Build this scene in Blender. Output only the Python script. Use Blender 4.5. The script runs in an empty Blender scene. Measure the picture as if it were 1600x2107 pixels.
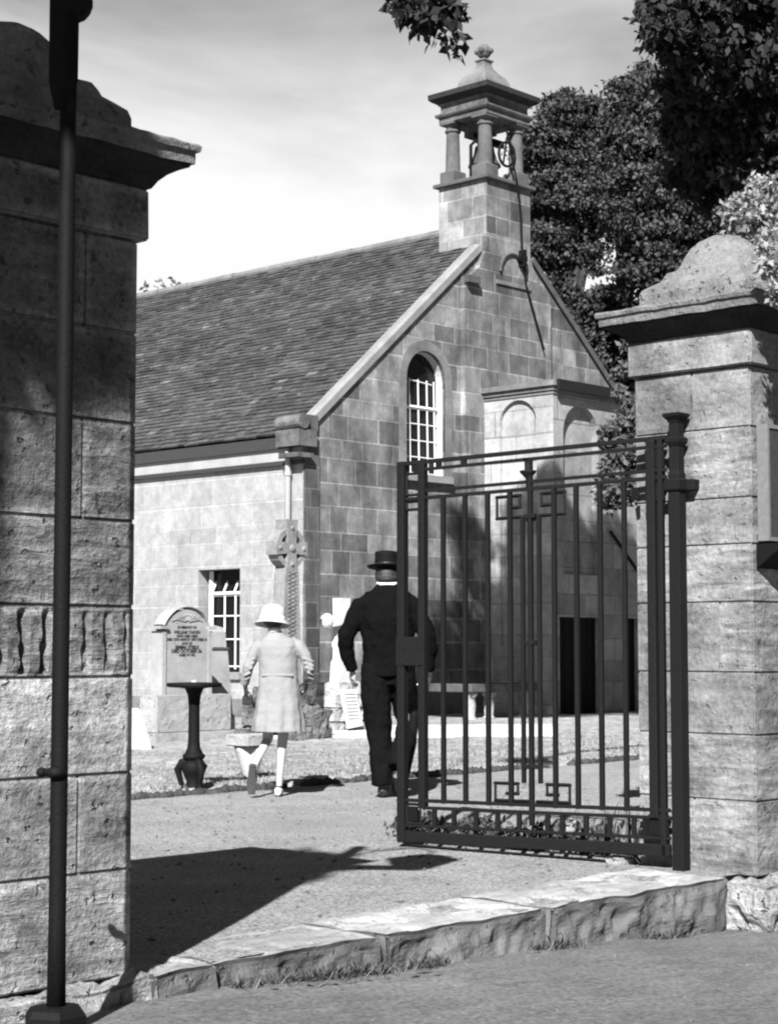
import bpy, bmesh, math, random
from mathutils import Vector, Matrix, noise
import numpy as np
random.seed(7)
rng = np.random.default_rng(7)
S = bpy.context.scene
C = S.collection

# ---------------------------------------------------------------- camera
FPX = 3720.0
PITCH = math.atan((1335 - 1053.5) / FPX)
YAW = math.radians(47)
cam_d = bpy.data.cameras.new('camera')
cam_d.sensor_fit = 'HORIZONTAL'
cam_d.sensor_width = 36
cam_d.lens = 36 * FPX / 1600
cam_d.clip_end = 2000
cam = bpy.data.objects.new('camera', cam_d)
C.objects.link(cam)
cam.location = (0, 0, 1.15)
cam.rotation_euler = (math.pi / 2 + PITCH, 0, -YAW)
S.camera = cam
S.cycles.filter_width = 2.2

# ---------------------------------------------------------------- sky and sun (a grey scale photograph)
SUN = Vector((.84, .545, -.83)).normalized()      # the way the light travels
SUN_EL = math.asin(-SUN.z)
world = bpy.data.worlds.new('World')
S.world = world
world.use_nodes = True
nt = world.node_tree
for n in list(nt.nodes):
    nt.nodes.remove(n)
out = nt.nodes.new('ShaderNodeOutputWorld')
bg = nt.nodes.new('ShaderNodeBackground')
sky = nt.nodes.new('ShaderNodeTexSky')
sky.sky_type = 'NISHITA'
sky.sun_disc = False
sky.sun_elevation = SUN_EL
sky.sun_rotation = math.atan2(-SUN.x, -SUN.y)
sky.dust_density = 2.0
tc = nt.nodes.new('ShaderNodeTexCoord')
mp = nt.nodes.new('ShaderNodeMapping')
mp.inputs['Scale'].default_value = (1.0, 1.0, 2.6)
mp.inputs['Rotation'].default_value = (0.35, -0.3, 0.4)
cn = nt.nodes.new('ShaderNodeTexNoise')
cn.inputs['Scale'].default_value = 2.6
cn.inputs['Detail'].default_value = 6
cn.inputs['Roughness'].default_value = .52
cn.inputs['Distortion'].default_value = .5
def wmath(op, a, b):
    x = nt.nodes.new('ShaderNodeMath'); x.operation = op
    for k, q in enumerate((a, b)):
        if isinstance(q, (int, float)): x.inputs[k].default_value = q
        else: nt.links.new(q, x.inputs[k])
    return x.outputs[0]
def wrange(v, a, b, c, d):
    x = nt.nodes.new('ShaderNodeMapRange'); x.interpolation_type = 'SMOOTHSTEP'
    for k, q in enumerate((a, b, c, d)): x.inputs[k+1].default_value = q
    nt.links.new(v, x.inputs[0]); return x.outputs[0]
sepw = nt.nodes.new('ShaderNodeSeparateXYZ')
# a bright cloud bank lying low in the north east, streaked higher up
ahead = nt.nodes.new('ShaderNodeVectorMath'); ahead.operation = 'DOT_PRODUCT'; ahead.inputs[1].default_value = (.70, .71, 0)
nt.links.new(tc.outputs['Generated'], mp.inputs['Vector']); nt.links.new(tc.outputs['Generated'], sepw.inputs[0]); nt.links.new(tc.outputs['Generated'], ahead.inputs[0])
nt.links.new(mp.outputs[0], cn.inputs['Vector'])
low = wrange(sepw.outputs['Z'], .37, .20, -.10, .95)
cov = wmath('ADD', wmath('MULTIPLY', wmath('SUBTRACT', cn.outputs[0], .5), 2.0), wmath('ADD', low, .40))
cov = wmath('MINIMUM', wmath('MAXIMUM', cov, 0.0), 1.0)
cov = wmath('MULTIPLY', cov, wrange(ahead.outputs['Value'], .80, .95, .04, 1.0))
mix = nt.nodes.new('ShaderNodeMix')
mix.data_type = 'FLOAT'
CLOUD = 7.0
mix.inputs[3].default_value = CLOUD
nt.links.new(cov, mix.inputs[0])
# blue sky reduced to mostly its red light and dimmed, deepening the shadows
redv = nt.nodes.new('ShaderNodeVectorMath'); redv.operation = 'DOT_PRODUCT'; redv.inputs[1].default_value = (.22, .06, .015)
nt.links.new(sky.outputs[0], redv.inputs[0])
nt.links.new(redv.outputs['Value'], mix.inputs[2])
nt.links.new(mix.outputs[0], bg.inputs['Color'])
bg.inputs['Strength'].default_value = .05
nt.links.new(bg.outputs[0], out.inputs[0])
sun_d = bpy.data.lights.new('sun', 'SUN')
sun_d.energy = 5.0
sun_d.angle = math.radians(.5)
sun_d.color = (1, 1, 1)
sun = bpy.data.objects.new('sun', sun_d)
C.objects.link(sun)
sun.rotation_euler = SUN.to_track_quat('-Z', 'Y').to_euler()
sun.location = (0, 0, 30)
S.view_settings.view_transform = 'Standard'
S.view_settings.look = 'None'
S.view_settings.exposure = 1.5
S.view_settings.gamma = 1

# ---------------------------------------------------------------- measuring helper: a place on a known plane
_Fh = Vector((math.sin(YAW), math.cos(YAW), 0)); _R = Vector((math.cos(YAW), -math.sin(YAW), 0)); _Z = Vector((0, 0, 1))
_F = _Fh * math.cos(PITCH) + _Z * math.sin(PITCH); _U = -_Fh * math.sin(PITCH) + _Z * math.cos(PITCH)
def W(px, py, u=None, v=None, z=None, D=None):
    d = _F + _R * ((px - 800) / FPX) + _U * ((1053.5 - py) / FPX)
    if u is not None: t = u / d.x
    elif v is not None: t = v / d.y
    elif z is not None: t = (z - 1.15) / d.z
    else: t = D / d.dot(_Fh)
    return Vector((0, 0, 1.15)) + d * t

# ---------------------------------------------------------------- materials
MATS = {}
class NB:
    def __init__(s, name):
        s.m = bpy.data.materials.new(name); s.m.use_nodes = True
        s.t = s.m.node_tree; s.b = s.t.nodes['Principled BSDF']
        s.b.inputs['Roughness'].default_value = .9
        s.b.inputs['Specular IOR Level'].default_value = .2
        s.geo = s.t.nodes.new('ShaderNodeNewGeometry')
        s.pos = s.geo.outputs['Position']
    def n(s, typ, **kw):
        x = s.t.nodes.new(typ)
        for k, v in kw.items(): setattr(x, k, v)
        return x
    def l(s, a, b): s.t.links.new(a, b)
    def mapv(s, scale=(1, 1, 1), rot=(0, 0, 0), src=None):
        m = s.n('ShaderNodeMapping'); m.inputs['Scale'].default_value = scale; m.inputs['Rotation'].default_value = rot
        s.l(src or s.pos, m.inputs['Vector']); return m.outputs[0]
    def noise(s, scale, detail=4, rough=.6, vec=None, dist=0):
        x = s.n('ShaderNodeTexNoise'); x.inputs['Scale'].default_value = scale
        x.inputs['Detail'].default_value = detail; x.inputs['Roughness'].default_value = rough
        x.inputs['Distortion'].default_value = dist
        s.l(vec or s.pos, x.inputs['Vector']); return x.outputs[0]
    def rng(s, v, a, b, c, d, smooth=False):
        x = s.n('ShaderNodeMapRange'); x.inputs[1].default_value = a; x.inputs[2].default_value = b
        x.inputs[3].default_value = c; x.inputs[4].default_value = d
        if smooth: x.interpolation_type = 'SMOOTHSTEP'
        s.l(v, x.inputs[0]); return x.outputs[0]
    def math(s, op, a, b):
        x = s.n('ShaderNodeMath', operation=op)
        for i, q in enumerate((a, b)):
            if isinstance(q, (int, float)): x.inputs[i].default_value = q
            else: s.l(q, x.inputs[i])
        return x.outputs[0]
    def bump(s, h, strength=.5, dist=.01, prev=None):
        x = s.n('ShaderNodeBump'); x.inputs['Strength'].default_value = strength; x.inputs['Distance'].default_value = dist
        s.l(h, x.inputs['Height'])
        if prev is not None: s.l(prev, x.inputs['Normal'])
        return x.outputs[0]
    def done(s, col, nrm=None):
        if isinstance(col, (int, float)): s.b.inputs['Base Color'].default_value = (col, col, col, 1)
        else: s.l(col, s.b.inputs['Base Color'])
        if nrm is not None: s.l(nrm, s.b.inputs['Normal'])
        return s.m

def stone(name, lo, hi, coarse=3., fine=55., bstr=.7, bd=.012, streak=None, pits=0.0, grime=0.0, margin=0.0, worn=0.0, tone=0.0):
    b = NB(name)
    a = b.noise(coarse, 6, .65); c = b.noise(fine, 5, .7)
    v = b.math('ADD', b.math('MULTIPLY', a, .55), b.math('MULTIPLY', c, .45))
    col = b.rng(v, .36, .64, lo, hi)
    h = c
    if streak:
        st = b.noise(streak[1], 5, .65, b.mapv(streak[0][0], streak[0][1]), .35)
        h = b.math('ADD', h, b.math('MULTIPLY', st, 1.0))
        col = b.math('MULTIPLY', col, b.rng(st, .32, .6, .72, 1.12))
    if pits:
        p = b.noise(22, 2, .5)
        pm = b.rng(p, .63, .70, 0, 1, True)
        col = b.math('MULTIPLY', col, b.rng(pm, 0, 1, 1, 1 - pits * .6))
        h = b.math('SUBTRACT', h, b.math('MULTIPLY', pm, 1.2))
    if grime:
        g = b.noise(1.1, 5, .7)
        col = b.math('MULTIPLY', col, b.rng(g, .42, .62, 1, 1 - grime, True))
    if tone:
        tn = b.n('ShaderNodeAttribute'); tn.attribute_name = 'tone'
        col = b.math('MULTIPLY', col, b.rng(tn.outputs['Fac'], 0, 1, 1-tone, 1+tone))
        s2 = b.noise(4.0, 5, .65, b.mapv((1, 1, 6), (-.5, -.7, .3)), .9)
        k = b.rng(tn.outputs['Fac'], .45, .55, 0, 1)
        col = b.math('MULTIPLY', col, b.math('ADD', 1.0, b.math('MULTIPLY', k, b.rng(s2, .35, .6, -.38, .16))))
        h = b.math('ADD', h, b.math('MULTIPLY', b.math('MULTIPLY', k, s2), 1.1))
    if margin:
        at = b.n('ShaderNodeAttribute'); at.attribute_name = 'margin'
        col = b.math('MULTIPLY', col, b.rng(at.outputs['Fac'], 0, 1, 1, 1 + margin))
    if worn:      # tread worn clean by feet, faces left rough and mossy
        sp = b.n('ShaderNodeSeparateXYZ'); b.l(b.geo.outputs['True Normal'], sp.inputs[0])
        col = b.math('MULTIPLY', col, b.rng(sp.outputs['Z'], .6, .9, 1 - worn, 1, True))
    return b.done(col, b.bump(h, bstr, bd))

def plain(name, c, rough=.6, metal=0, spec=.4, var=.25, fine=40, bstr=.15):
    b = NB(name); b.b.inputs['Roughness'].default_value = rough; b.b.inputs['Metallic'].default_value = metal
    b.b.inputs['Specular IOR Level'].default_value = spec
    a = b.noise(fine, 4, .65)
    return b.done(b.rng(a, .3, .7, c * (1 - var), c * (1 + var)), b.bump(a, bstr, .004))

def ashlar(name, axes, lo, hi, bw_=.72, bh=.31, mort=.5, contrast=1.0, seed=0):
    b = NB(name)
    sep = b.n('ShaderNodeSeparateXYZ'); b.l(b.pos, sep.inputs[0])
    cmb = b.n('ShaderNodeCombineXYZ')
    # courses of uneven height and stones of uneven length
    zz = b.math('ADD', sep.outputs['Z'], seed)
    cmb0 = b.n('ShaderNodeCombineXYZ'); b.l(zz, cmb0.inputs[0])
    wob = b.noise(.9, 1, .5, cmb0.outputs[0])
    z2 = b.math('ADD', zz, b.math('MULTIPLY', wob, .55))
    row = b.math('FLOOR', b.math('DIVIDE', z2, bh), 0)
    cmb1 = b.n('ShaderNodeCombineXYZ'); b.l(row, cmb1.inputs[0]); b.l(b.math('MULTIPLY', sep.outputs[axes], .8), cmb1.inputs[1])
    wob2 = b.noise(1.0, 1, .5, cmb1.outputs[0])
    x2 = b.math('ADD', sep.outputs[axes], b.math('MULTIPLY', wob2, .9))
    b.l(x2, cmb.inputs[0]); b.l(z2, cmb.inputs[1])
    br = b.n('ShaderNodeTexBrick'); b.l(cmb.outputs[0], br.inputs['Vector'])
    br.inputs['Scale'].default_value = 1
    br.inputs['Mortar Size'].default_value = .012
    br.inputs['Mortar Smooth'].default_value = .3
    br.inputs['Brick Width'].default_value = bw_; br.inputs['Row Height'].default_value = bh
    br.inputs['Color1'].default_value = (lo, lo, lo, 1); br.inputs['Color2'].default_value = (hi, hi, hi, 1)
    mc = mort
    br.inputs['Mortar'].default_value = (mc, mc, mc, 1)
    cb = b.n('ShaderNodeRGBToBW'); b.l(br.outputs['Color'], cb.inputs[0])
    a = b.noise(1.3, 6, .7); c = b.noise(34, 5, .7); e = b.noise(6, 4, .65)
    col = b.math('MULTIPLY', cb.outputs[0], b.rng(a, .35, .65, 1 - .28 * contrast, 1 + .22 * contrast))
    col = b.math('MULTIPLY', col, b.rng(c, .3, .7, .82, 1.16))
    col = b.math('MULTIPLY', col, b.rng(e, .3, .7, .80, 1.18))
    vs = b.noise(2.2, 5, .7, b.mapv((1, 1, .35)))
    col = b.math('MULTIPLY', col, b.rng(vs, .35, .65, 1 - .3*contrast, 1 + .15*contrast))
    h = b.math('ADD', b.math('MULTIPLY', br.outputs['Fac'], -.6), b.math('MULTIPLY', c, .55))
    return b.done(col, b.bump(h, .6, .014))

M = {}
TOOL = (((1.0, 1.0, 5.0), (0.6, 0.5, 0.2)), 5.0)
TOOL2 = (((1.0, 1.0, 3.2), (0.6, 0.5, 0.2)), 4.0)
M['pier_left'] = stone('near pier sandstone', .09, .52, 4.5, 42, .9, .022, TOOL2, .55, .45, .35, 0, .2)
M['pier_mid'] = stone('darker near pier sandstone', .045, .23, 5, 42, .9, .022, TOOL2, .6, .4, .7, 0, .25)
M['pier_top'] = stone('darkest near pier sandstone', .035, .22, 4.5, 42, .9, .022, TOOL2, .6, .4, .6, 0, .25)
M['pier'] = stone('pier sandstone', .075, .25, 3.2, 40, .5, .012, TOOL2, .4, .35, .12, 0, .14)
M['cornice_shade'] = stone('shade darkened cornice', .008, .035, 5, 50, .8, .02)  # near-black colour paints the unlit underside of the pier cornices
M['column'] = stone('weathered column stone', .045, .115, 3, 40, .5, .01)
M['band'] = stone('pale eaves band', .22, .30, 2.5, 40, .4, .01)
M['reveal'] = stone('sunlit window reveal', .36, .46, 3, 40, .3, .01)  # pale colour paints sunlight onto one side of the window opening
M['quoin'] = ashlar('dark corner quoins', 'X', .05, .10, .32, .36, .14, 1.2, 4)
M['cross_stone'] = stone('grey carved cross stone', .10, .26, 7, 60, .8, .01)
M['pier_cap'] = stone('weathered cap stone', .09, .21, 4, 45, .8, .02, None, .6, .45)
M['cap_dark'] = stone('sooty cornice stone', .055, .165, 5, 50, .8, .02, None, .5, .4)
M['footing'] = stone('rough footing stone', .13, .48, 6, 40, 1, .03, TOOL, .8, .3)
M['slab'] = stone('worn threshold slab', .22, .40, 2.2, 70, .6, .014, (((1.0, 4.0, 1.0), (0, 0, 0.5)), 3.0), .5, .35, 0, .6)
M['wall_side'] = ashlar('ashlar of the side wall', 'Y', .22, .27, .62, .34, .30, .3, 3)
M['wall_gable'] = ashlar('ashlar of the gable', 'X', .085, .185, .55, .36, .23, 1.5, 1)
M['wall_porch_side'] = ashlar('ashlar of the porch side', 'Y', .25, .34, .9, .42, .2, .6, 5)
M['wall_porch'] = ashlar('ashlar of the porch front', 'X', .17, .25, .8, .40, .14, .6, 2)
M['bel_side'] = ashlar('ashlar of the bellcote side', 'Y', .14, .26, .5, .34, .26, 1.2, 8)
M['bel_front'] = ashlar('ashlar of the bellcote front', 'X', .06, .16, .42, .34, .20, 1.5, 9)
M['trim'] = stone('dressed church trim', .09, .19, 2.5, 40, .5, .01, None, .2, .2)
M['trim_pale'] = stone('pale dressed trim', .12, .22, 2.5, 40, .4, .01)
M['trim_dark'] = stone('weathered and shadow dark moulding', .039, .094, 4, 40, .6, .01)  # also paints shadow lines: niche arc, strip under the monument cap, right coping
M['grave'] = stone('grey gravestone', .22, .32, 5, 80, .4, .006, None, .2, .15)
M['grave_base'] = stone('gravestone plinth', .22, .34, 4, 50, .7, .012, None, .5, .2)
M['marble'] = stone('white marble', .34, .50, 4, 60, .3, .006)
M['rock'] = stone('rough grave rockwork', .05, .26, 5, 30, 1, .04, None, .6, .4)
M['whiterock'] = stone('white rockwork', .22, .44, 5, 30, .8, .02, None, .5, .1)
M['iron'] = plain('black painted iron', .004, .7, .0, .12, .4, 90, .5)
M['gate_iron'] = plain('grey weathered gate paint', .007, .7, .0, .12, .45, 110, .5)
M['black'] = plain('dark void', .008, .9, 0, .1)
M['suit'] = plain('black suit cloth', .004, 1, 0, .02, .15, 60, .5)
M['trouser'] = plain('dark trouser cloth', .005, 1, 0, .02, .15, 60, .4)
M['hat'] = plain('black felt', .003, .8, 0, .12, .3, 60, .2)
M['porch_iron'] = plain('dark porch gutter', .012, .8, 0, .1)
M['shoe'] = plain('dark leather', .01, .5, 0, .5)
M['collar'] = plain('white collar linen', .85, .8, 0, .2, .05)
M['skin'] = plain('skin', .30, .6, 0, .4, .06, 30, .05)
M['hair'] = plain('dark hair', .012, .6, 0, .4, .5, 120, .6)
M['hairg'] = plain('greying hair', .012, .6, 0, .4, .5, 120, .6)
M['coat'] = plain('pale wool coat', .20, .95, 0, .1, .07, 160, .5)
M['glove'] = plain('dark glove', .02, .8, 0, .2)
M['sole'] = plain('shoe sole', .05, .8, 0, .2)
M['shoe_l'] = plain('pale shoe leather', .45, .6, 0, .3)
M['sock'] = plain('pale stockings', .33, .9, 0, .1, .05)
M['strawhat'] = plain('white felt hat', .40, .9, 0, .1, .04)
M['whitepaint'] = plain('white window paint', .55, .5, 0, .4, .04)
M['pipe'] = plain('painted downpipe', .26, .6, 0, .4, .1)
M['gutter'] = plain('dark eaves gutter', .03, .7, 0, .3)
M['bronze'] = plain('bell bronze', .06, .5, .3, .5)
M['letter'] = plain('blackened inscription', .035, .9, 0, .1)
M['bark'] = stone('bark', .015, .05, 6, 40, 1, .03)
M['board'] = plain('notice board paint', .03, .6, 0, .4, .3)
M['boardframe'] = plain('notice board frame', .12, .6, 0, .4, .15)
def glass():
    b = NB('dark window glass'); b.b.inputs['Roughness'].default_value = .12; b.b.inputs['Specular IOR Level'].default_value = .35
    return b.done(.006, b.bump(b.noise(2.5, 2), .1, .02))
M['glass'] = glass()
def slate():
    b = NB('stone roof slates')
    at = b.n('ShaderNodeAttribute'); at.attribute_name = 'tint'
    a = b.noise(.8, 6, .7); c = b.noise(16, 5, .75); l = b.noise(5, 5, .7)
    col = b.math('MULTIPLY', at.outputs['Fac'], b.rng(a, .35, .65, .75, 1.25))
    col = b.math('MULTIPLY', col, b.rng(c, .3, .7, .55, 1.5))
    col = b.math('ADD', col, b.rng(l, .62, .72, 0, .12, True))
    return b.done(col, b.bump(c, .7, .02))
M['slate'] = slate()
def leafm(name, lo, hi, tr=.25):
    b = NB(name); b.b.inputs['Roughness'].default_value = .7; b.b.inputs['Specular IOR Level'].default_value = .2
    at = b.n('ShaderNodeAttribute'); at.attribute_name = 'tint'
    col = b.rng(at.outputs['Fac'], 0, 1, lo, hi)
    b.l(col, b.b.inputs['Base Color'])
    td = b.n('ShaderNodeBsdfTranslucent'); b.l(col, td.inputs[0])
    mx = b.n('ShaderNodeMixShader'); mx.inputs[0].default_value = tr
    b.l(b.b.outputs[0], mx.inputs[1]); b.l(td.outputs[0], mx.inputs[2])
    b.l(mx.outputs[0], b.t.nodes['Material Output'].inputs[0])
    return b.m
M['leaf'] = leafm('dark leaves', .01, .045)
M['leaf_far'] = leafm('tree leaves', .008, .10)
M['leaf_pale'] = leafm('pale shrub leaves', .12, .36, .3)
M['fir'] = leafm('fir needles', .05, .12)
M['grassb'] = leafm('grass blades', .10, .40, .3)
M['verge'] = leafm('verge grass', .03, .16, .3)
M['iris'] = leafm('sword shaped leaves', .05, .14, .3)
def gravel():
    b = NB('gravel')
    a = b.noise(60, 5, .8); c = b.noise(1.6, 5, .65); d = b.noise(220, 3, .8)
    v = b.n('ShaderNodeTexVoronoi'); v.inputs['Scale'].default_value = 70; b.l(b.pos, v.inputs['Vector'])
    col = b.math('MULTIPLY', b.rng(a, .39, .61, .085, .42), b.rng(c, .35, .65, .84, 1.12))
    col = b.math('MULTIPLY', col, b.rng(d, .32, .68, .5, 1.45))
    h = b.math('ADD', b.math('MULTIPLY', v.outputs['Distance'], .7), d)
    return b.done(col, b.bump(h, .8, .012))
M['gravel'] = gravel()
def road():
    b = NB('rolled dirt road')
    a = b.noise(45, 6, .8); c = b.noise(1.1, 6, .7); d = b.noise(3.5, 5, .7, b.mapv((1, 3.5, 1), (0, 0, .1)))
    s = b.rng(b.noise(9, 3, .5), .68, .74, 1, .6, True)
    col = b.math('MULTIPLY', b.rng(a, .37, .63, .055, .175), b.rng(c, .35, .65, .78, 1.18))
    col = b.math('MULTIPLY', b.math('MULTIPLY', col, b.rng(d, .35, .65, .84, 1.14)), s)
    return b.done(col, b.bump(b.math('ADD', a, d), .7, .012))
M['road'] = road()
def turf():
    b = NB('mown turf')
    a = b.noise(9, 6, .75); c = b.noise(1.0, 5, .65); d = b.noise(90, 3, .8)
    col = b.math('MULTIPLY', b.rng(a, .37, .63, .20, .50), b.rng(c, .35, .65, .8, 1.2))
    col = b.math('MULTIPLY', col, b.rng(d, .3, .7, .6, 1.4))
    return b.done(col, b.bump(b.math('ADD', a, d), 1, .03))
M['turf'] = turf()
M['path'] = stone('pale paving', .40, .55, 2, 50, .4, .01)
M['soil'] = stone('dark turf edge soil', .022, .077, 8, 60, 1, .02)

# ---------------------------------------------------------------- mesh helpers
def box(bm, lo, hi, mat=None):
    x0, y0, z0 = lo; x1, y1, z1 = hi
    vs = [bm.verts.new(Vector(p)) for p in ((x0,y0,z0),(x1,y0,z0),(x1,y1,z0),(x0,y1,z0),(x0,y0,z1),(x1,y0,z1),(x1,y1,z1),(x0,y1,z1))]
    if mat is not None:
        for q in vs: q.co = mat @ q.co
    for f in ((3,2,1,0),(4,5,6,7),(0,1,5,4),(1,2,6,5),(2,3,7,6),(3,0,4,7)):
        bm.faces.new([vs[i] for i in f])
    return vs
def prism(bm, pts, fn, d0, d1):
    """2-d outline pts mapped through fn(a,b,d) and given thickness d0..d1"""
    A = [bm.verts.new(fn(a, b, d0)) for a, b in pts]; B = [bm.verts.new(fn(a, b, d1)) for a, b in pts]
    n = len(pts)
    bm.faces.new(A); bm.faces.new(B[::-1])
    for i in range(n):
        bm.faces.new((A[i], B[i], B[(i+1) % n], A[(i+1) % n]))
def lathe(bm, prof, c, seg=24, sq=False, M4=None):
    """profile (radius, z) turned round the vertical through c; sq = square plan"""
    n = 4 if sq else seg
    rings = []
    for r, z in prof:
        ring = []
        for i in range(n):
            a = 2*math.pi*(i + (.5 if sq else 0))/n
            k = r * (math.sqrt(2) if sq else 1)
            p = Vector((c[0]+k*math.cos(a), c[1]+k*math.sin(a), c[2]+z))
            if M4: p = M4 @ p
            ring.append(bm.verts.new(p))
        rings.append(ring)
    for a, b in zip(rings, rings[1:]):
        for i in range(n):
            bm.faces.new((a[i], a[(i+1) % n], b[(i+1) % n], b[i]))
    bm.faces.new(rings[0][::-1]); bm.faces.new(rings[-1])
def tube(bm, pts, rad, seg=8, ell=1.0, side=None, cap=True):
    pts = [Vector(p) for p in pts]
    if not isinstance(rad, (list, tuple)): rad = [rad]*len(pts)
    rings = []
    for i, p in enumerate(pts):
        t = (pts[min(i+1, len(pts)-1)] - pts[max(i-1, 0)]).normalized()
        s = Vector(side) if side else (Vector((1,0,0)) if abs(t.x) < .8 else Vector((0,1,0)))
        b = t.cross(s).normalized(); s = b.cross(t).normalized()
        r = rad[i]; rx, ry = (r if isinstance(r, tuple) else (r, r*ell))
        rings.append([bm.verts.new(p + s*(rx*math.cos(2*math.pi*k/seg)) + b*(ry*math.sin(2*math.pi*k/seg))) for k in range(seg)])
    for a, b in zip(rings, rings[1:]):
        for k in range(seg): bm.faces.new((a[k], a[(k+1) % seg], b[(k+1) % seg], b[k]))
    if cap: bm.faces.new(rings[0][::-1]); bm.faces.new(rings[-1])
def ball(bm, c, r, sx=1, sy=1, sz=1, seg=14, ring=9, fn=None):
    mt = Matrix.Translation(Vector(c)) @ Matrix.Diagonal((r*sx, r*sy, r*sz, 1))
    bmesh.ops.create_uvsphere(bm, u_segments=seg, v_segments=ring, radius=1, matrix=mt)
def obj(name, bm, mat, parent=None, smooth=False, bevel=0):
    if bevel:
        bmesh.ops.bevel(bm, geom=[e for e in bm.edges], offset=bevel, segments=2, affect='EDGES', profile=.6)
    bmesh.ops.recalc_face_normals(bm, faces=bm.faces)
    me = bpy.data.meshes.new(name); bm.to_mesh(me); bm.free()
    me.materials.append(mat)
    if smooth:
        me.polygons.foreach_set('use_smooth', [True]*len(me.polygons))
    o = bpy.data.objects.new(name, me); C.objects.link(o)
    if parent is not None: o.parent = parent; o.matrix_parent_inverse = Matrix.Translation(-parent.location) if parent.type == 'EMPTY' and parent.rotation_euler.z == 0 else Matrix()
    return o
def tag(o, label, cat, group=None, kind=None):
    o['label'] = label; o['category'] = cat
    if group: o['group'] = group
    if kind: o['kind'] = kind
    return o
def struct(o): o['kind'] = 'structure'; return o
def thing(name, label, cat, loc=(0,0,0), group=None):
    o = bpy.data.objects.new(name, None); C.objects.link(o); o.location = loc; o.empty_display_size = .2
    return tag(o, label, cat, group)
NEW = bmesh.new

def rock_box(bm, lo, hi, res=.03, amp=.006, joint=.008, pull=.007, style='tool', seed=0, margin=.03, cut=None):
    """a dressed stone: chamfered arrises, drafted margins and a tooled face"""
    lo = Vector(lo); hi = Vector(hi)
    def coords(a, b):
        n = max(2, int(round((b - a - 2*joint)/res)))
        return [a] + [a + joint + (b-a-2*joint)*i/n for i in range(n+1)] + [b]
    axs = [coords(lo[i], hi[i]) for i in range(3)]
    cache = {}; ml = bm.verts.layers.float.get('margin') or bm.verts.layers.float.new('margin'); tl = bm.verts.layers.float.get('tone') or bm.verts.layers.float.new('tone'); ml = bm.verts.layers.float.get('margin'); tn = (math.sin(seed*12.9898)*43758.5453) % 1
    def vert(p, ax, sgn):
        key = tuple(round(c, 5) for c in p)
        if key in cache: return cache[key]
        d = [min(p[i]-lo[i], hi[i]-p[i]) for i in range(3)]; mg = 0.0
        q = Vector(p); onf = [i for i in range(3) if d[i] < 1e-5]
        for i in onf:
            s = 1 if abs(p[i]-hi[i]) < 1e-5 else -1
            if len(onf) > 1: q[i] -= s*pull
            else:
                e = min(d[j] for j in range(3) if j != i)
                k = min(1, max(0, (e-joint)/margin)); k = k*k*(3-2*k); mg = 1-k
                P = Vector((p[0]*1.0+seed, p[1]+seed*.37, p[2]))
                if style == 'tool':
                    w = noise.noise(Vector((P.x*3+P.z*6, P.y*3+P.z*6, P.z*22)))*.7 + noise.noise(P*26)*.5
                elif style == 'gouge':
                    a = (P.x+P.y)*70 + 1.6*noise.noise(P*5)
                    w = (-2.6*max(0, math.sin(a)-.1)+.6)*(1 if P.x-seed < 3.72 else .45) + noise.noise(P*24)*.6
                else:
                    w = noise.noise(P*7)*1.0 + noise.noise(P*19)*.55 + noise.noise(P*3)*1.1
                q[i] += s*amp*w*k
        if style == 'rough':
            P = Vector(p)*5 + Vector((seed, 0, 0))
            q += Vector((noise.noise(P), noise.noise(P+Vector((9,0,0))), .5*noise.noise(P+Vector((0,9,0)))))*amp*.9
        cache[key] = bm.verts.new(q); cache[key][ml] = mg; cache[key][tl] = tn; return cache[key]
    for ax in range(3):
        b, c = [i for i in range(3) if i != ax]
        for sgn in (0, 1):
            fx = (lo, hi)[sgn][ax]
            for i in range(len(axs[b])-1):
                for j in range(len(axs[c])-1):
                    vs = []
                    for ii, jj in ((i,j),(i+1,j),(i+1,j+1),(i,j+1)):
                        p = [0,0,0]; p[ax] = fx; p[b] = axs[b][ii]; p[c] = axs[c][jj]
                        vs.append(vert(tuple(p), ax, sgn))
                    try: bm.faces.new(vs)
                    except ValueError: pass

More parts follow.
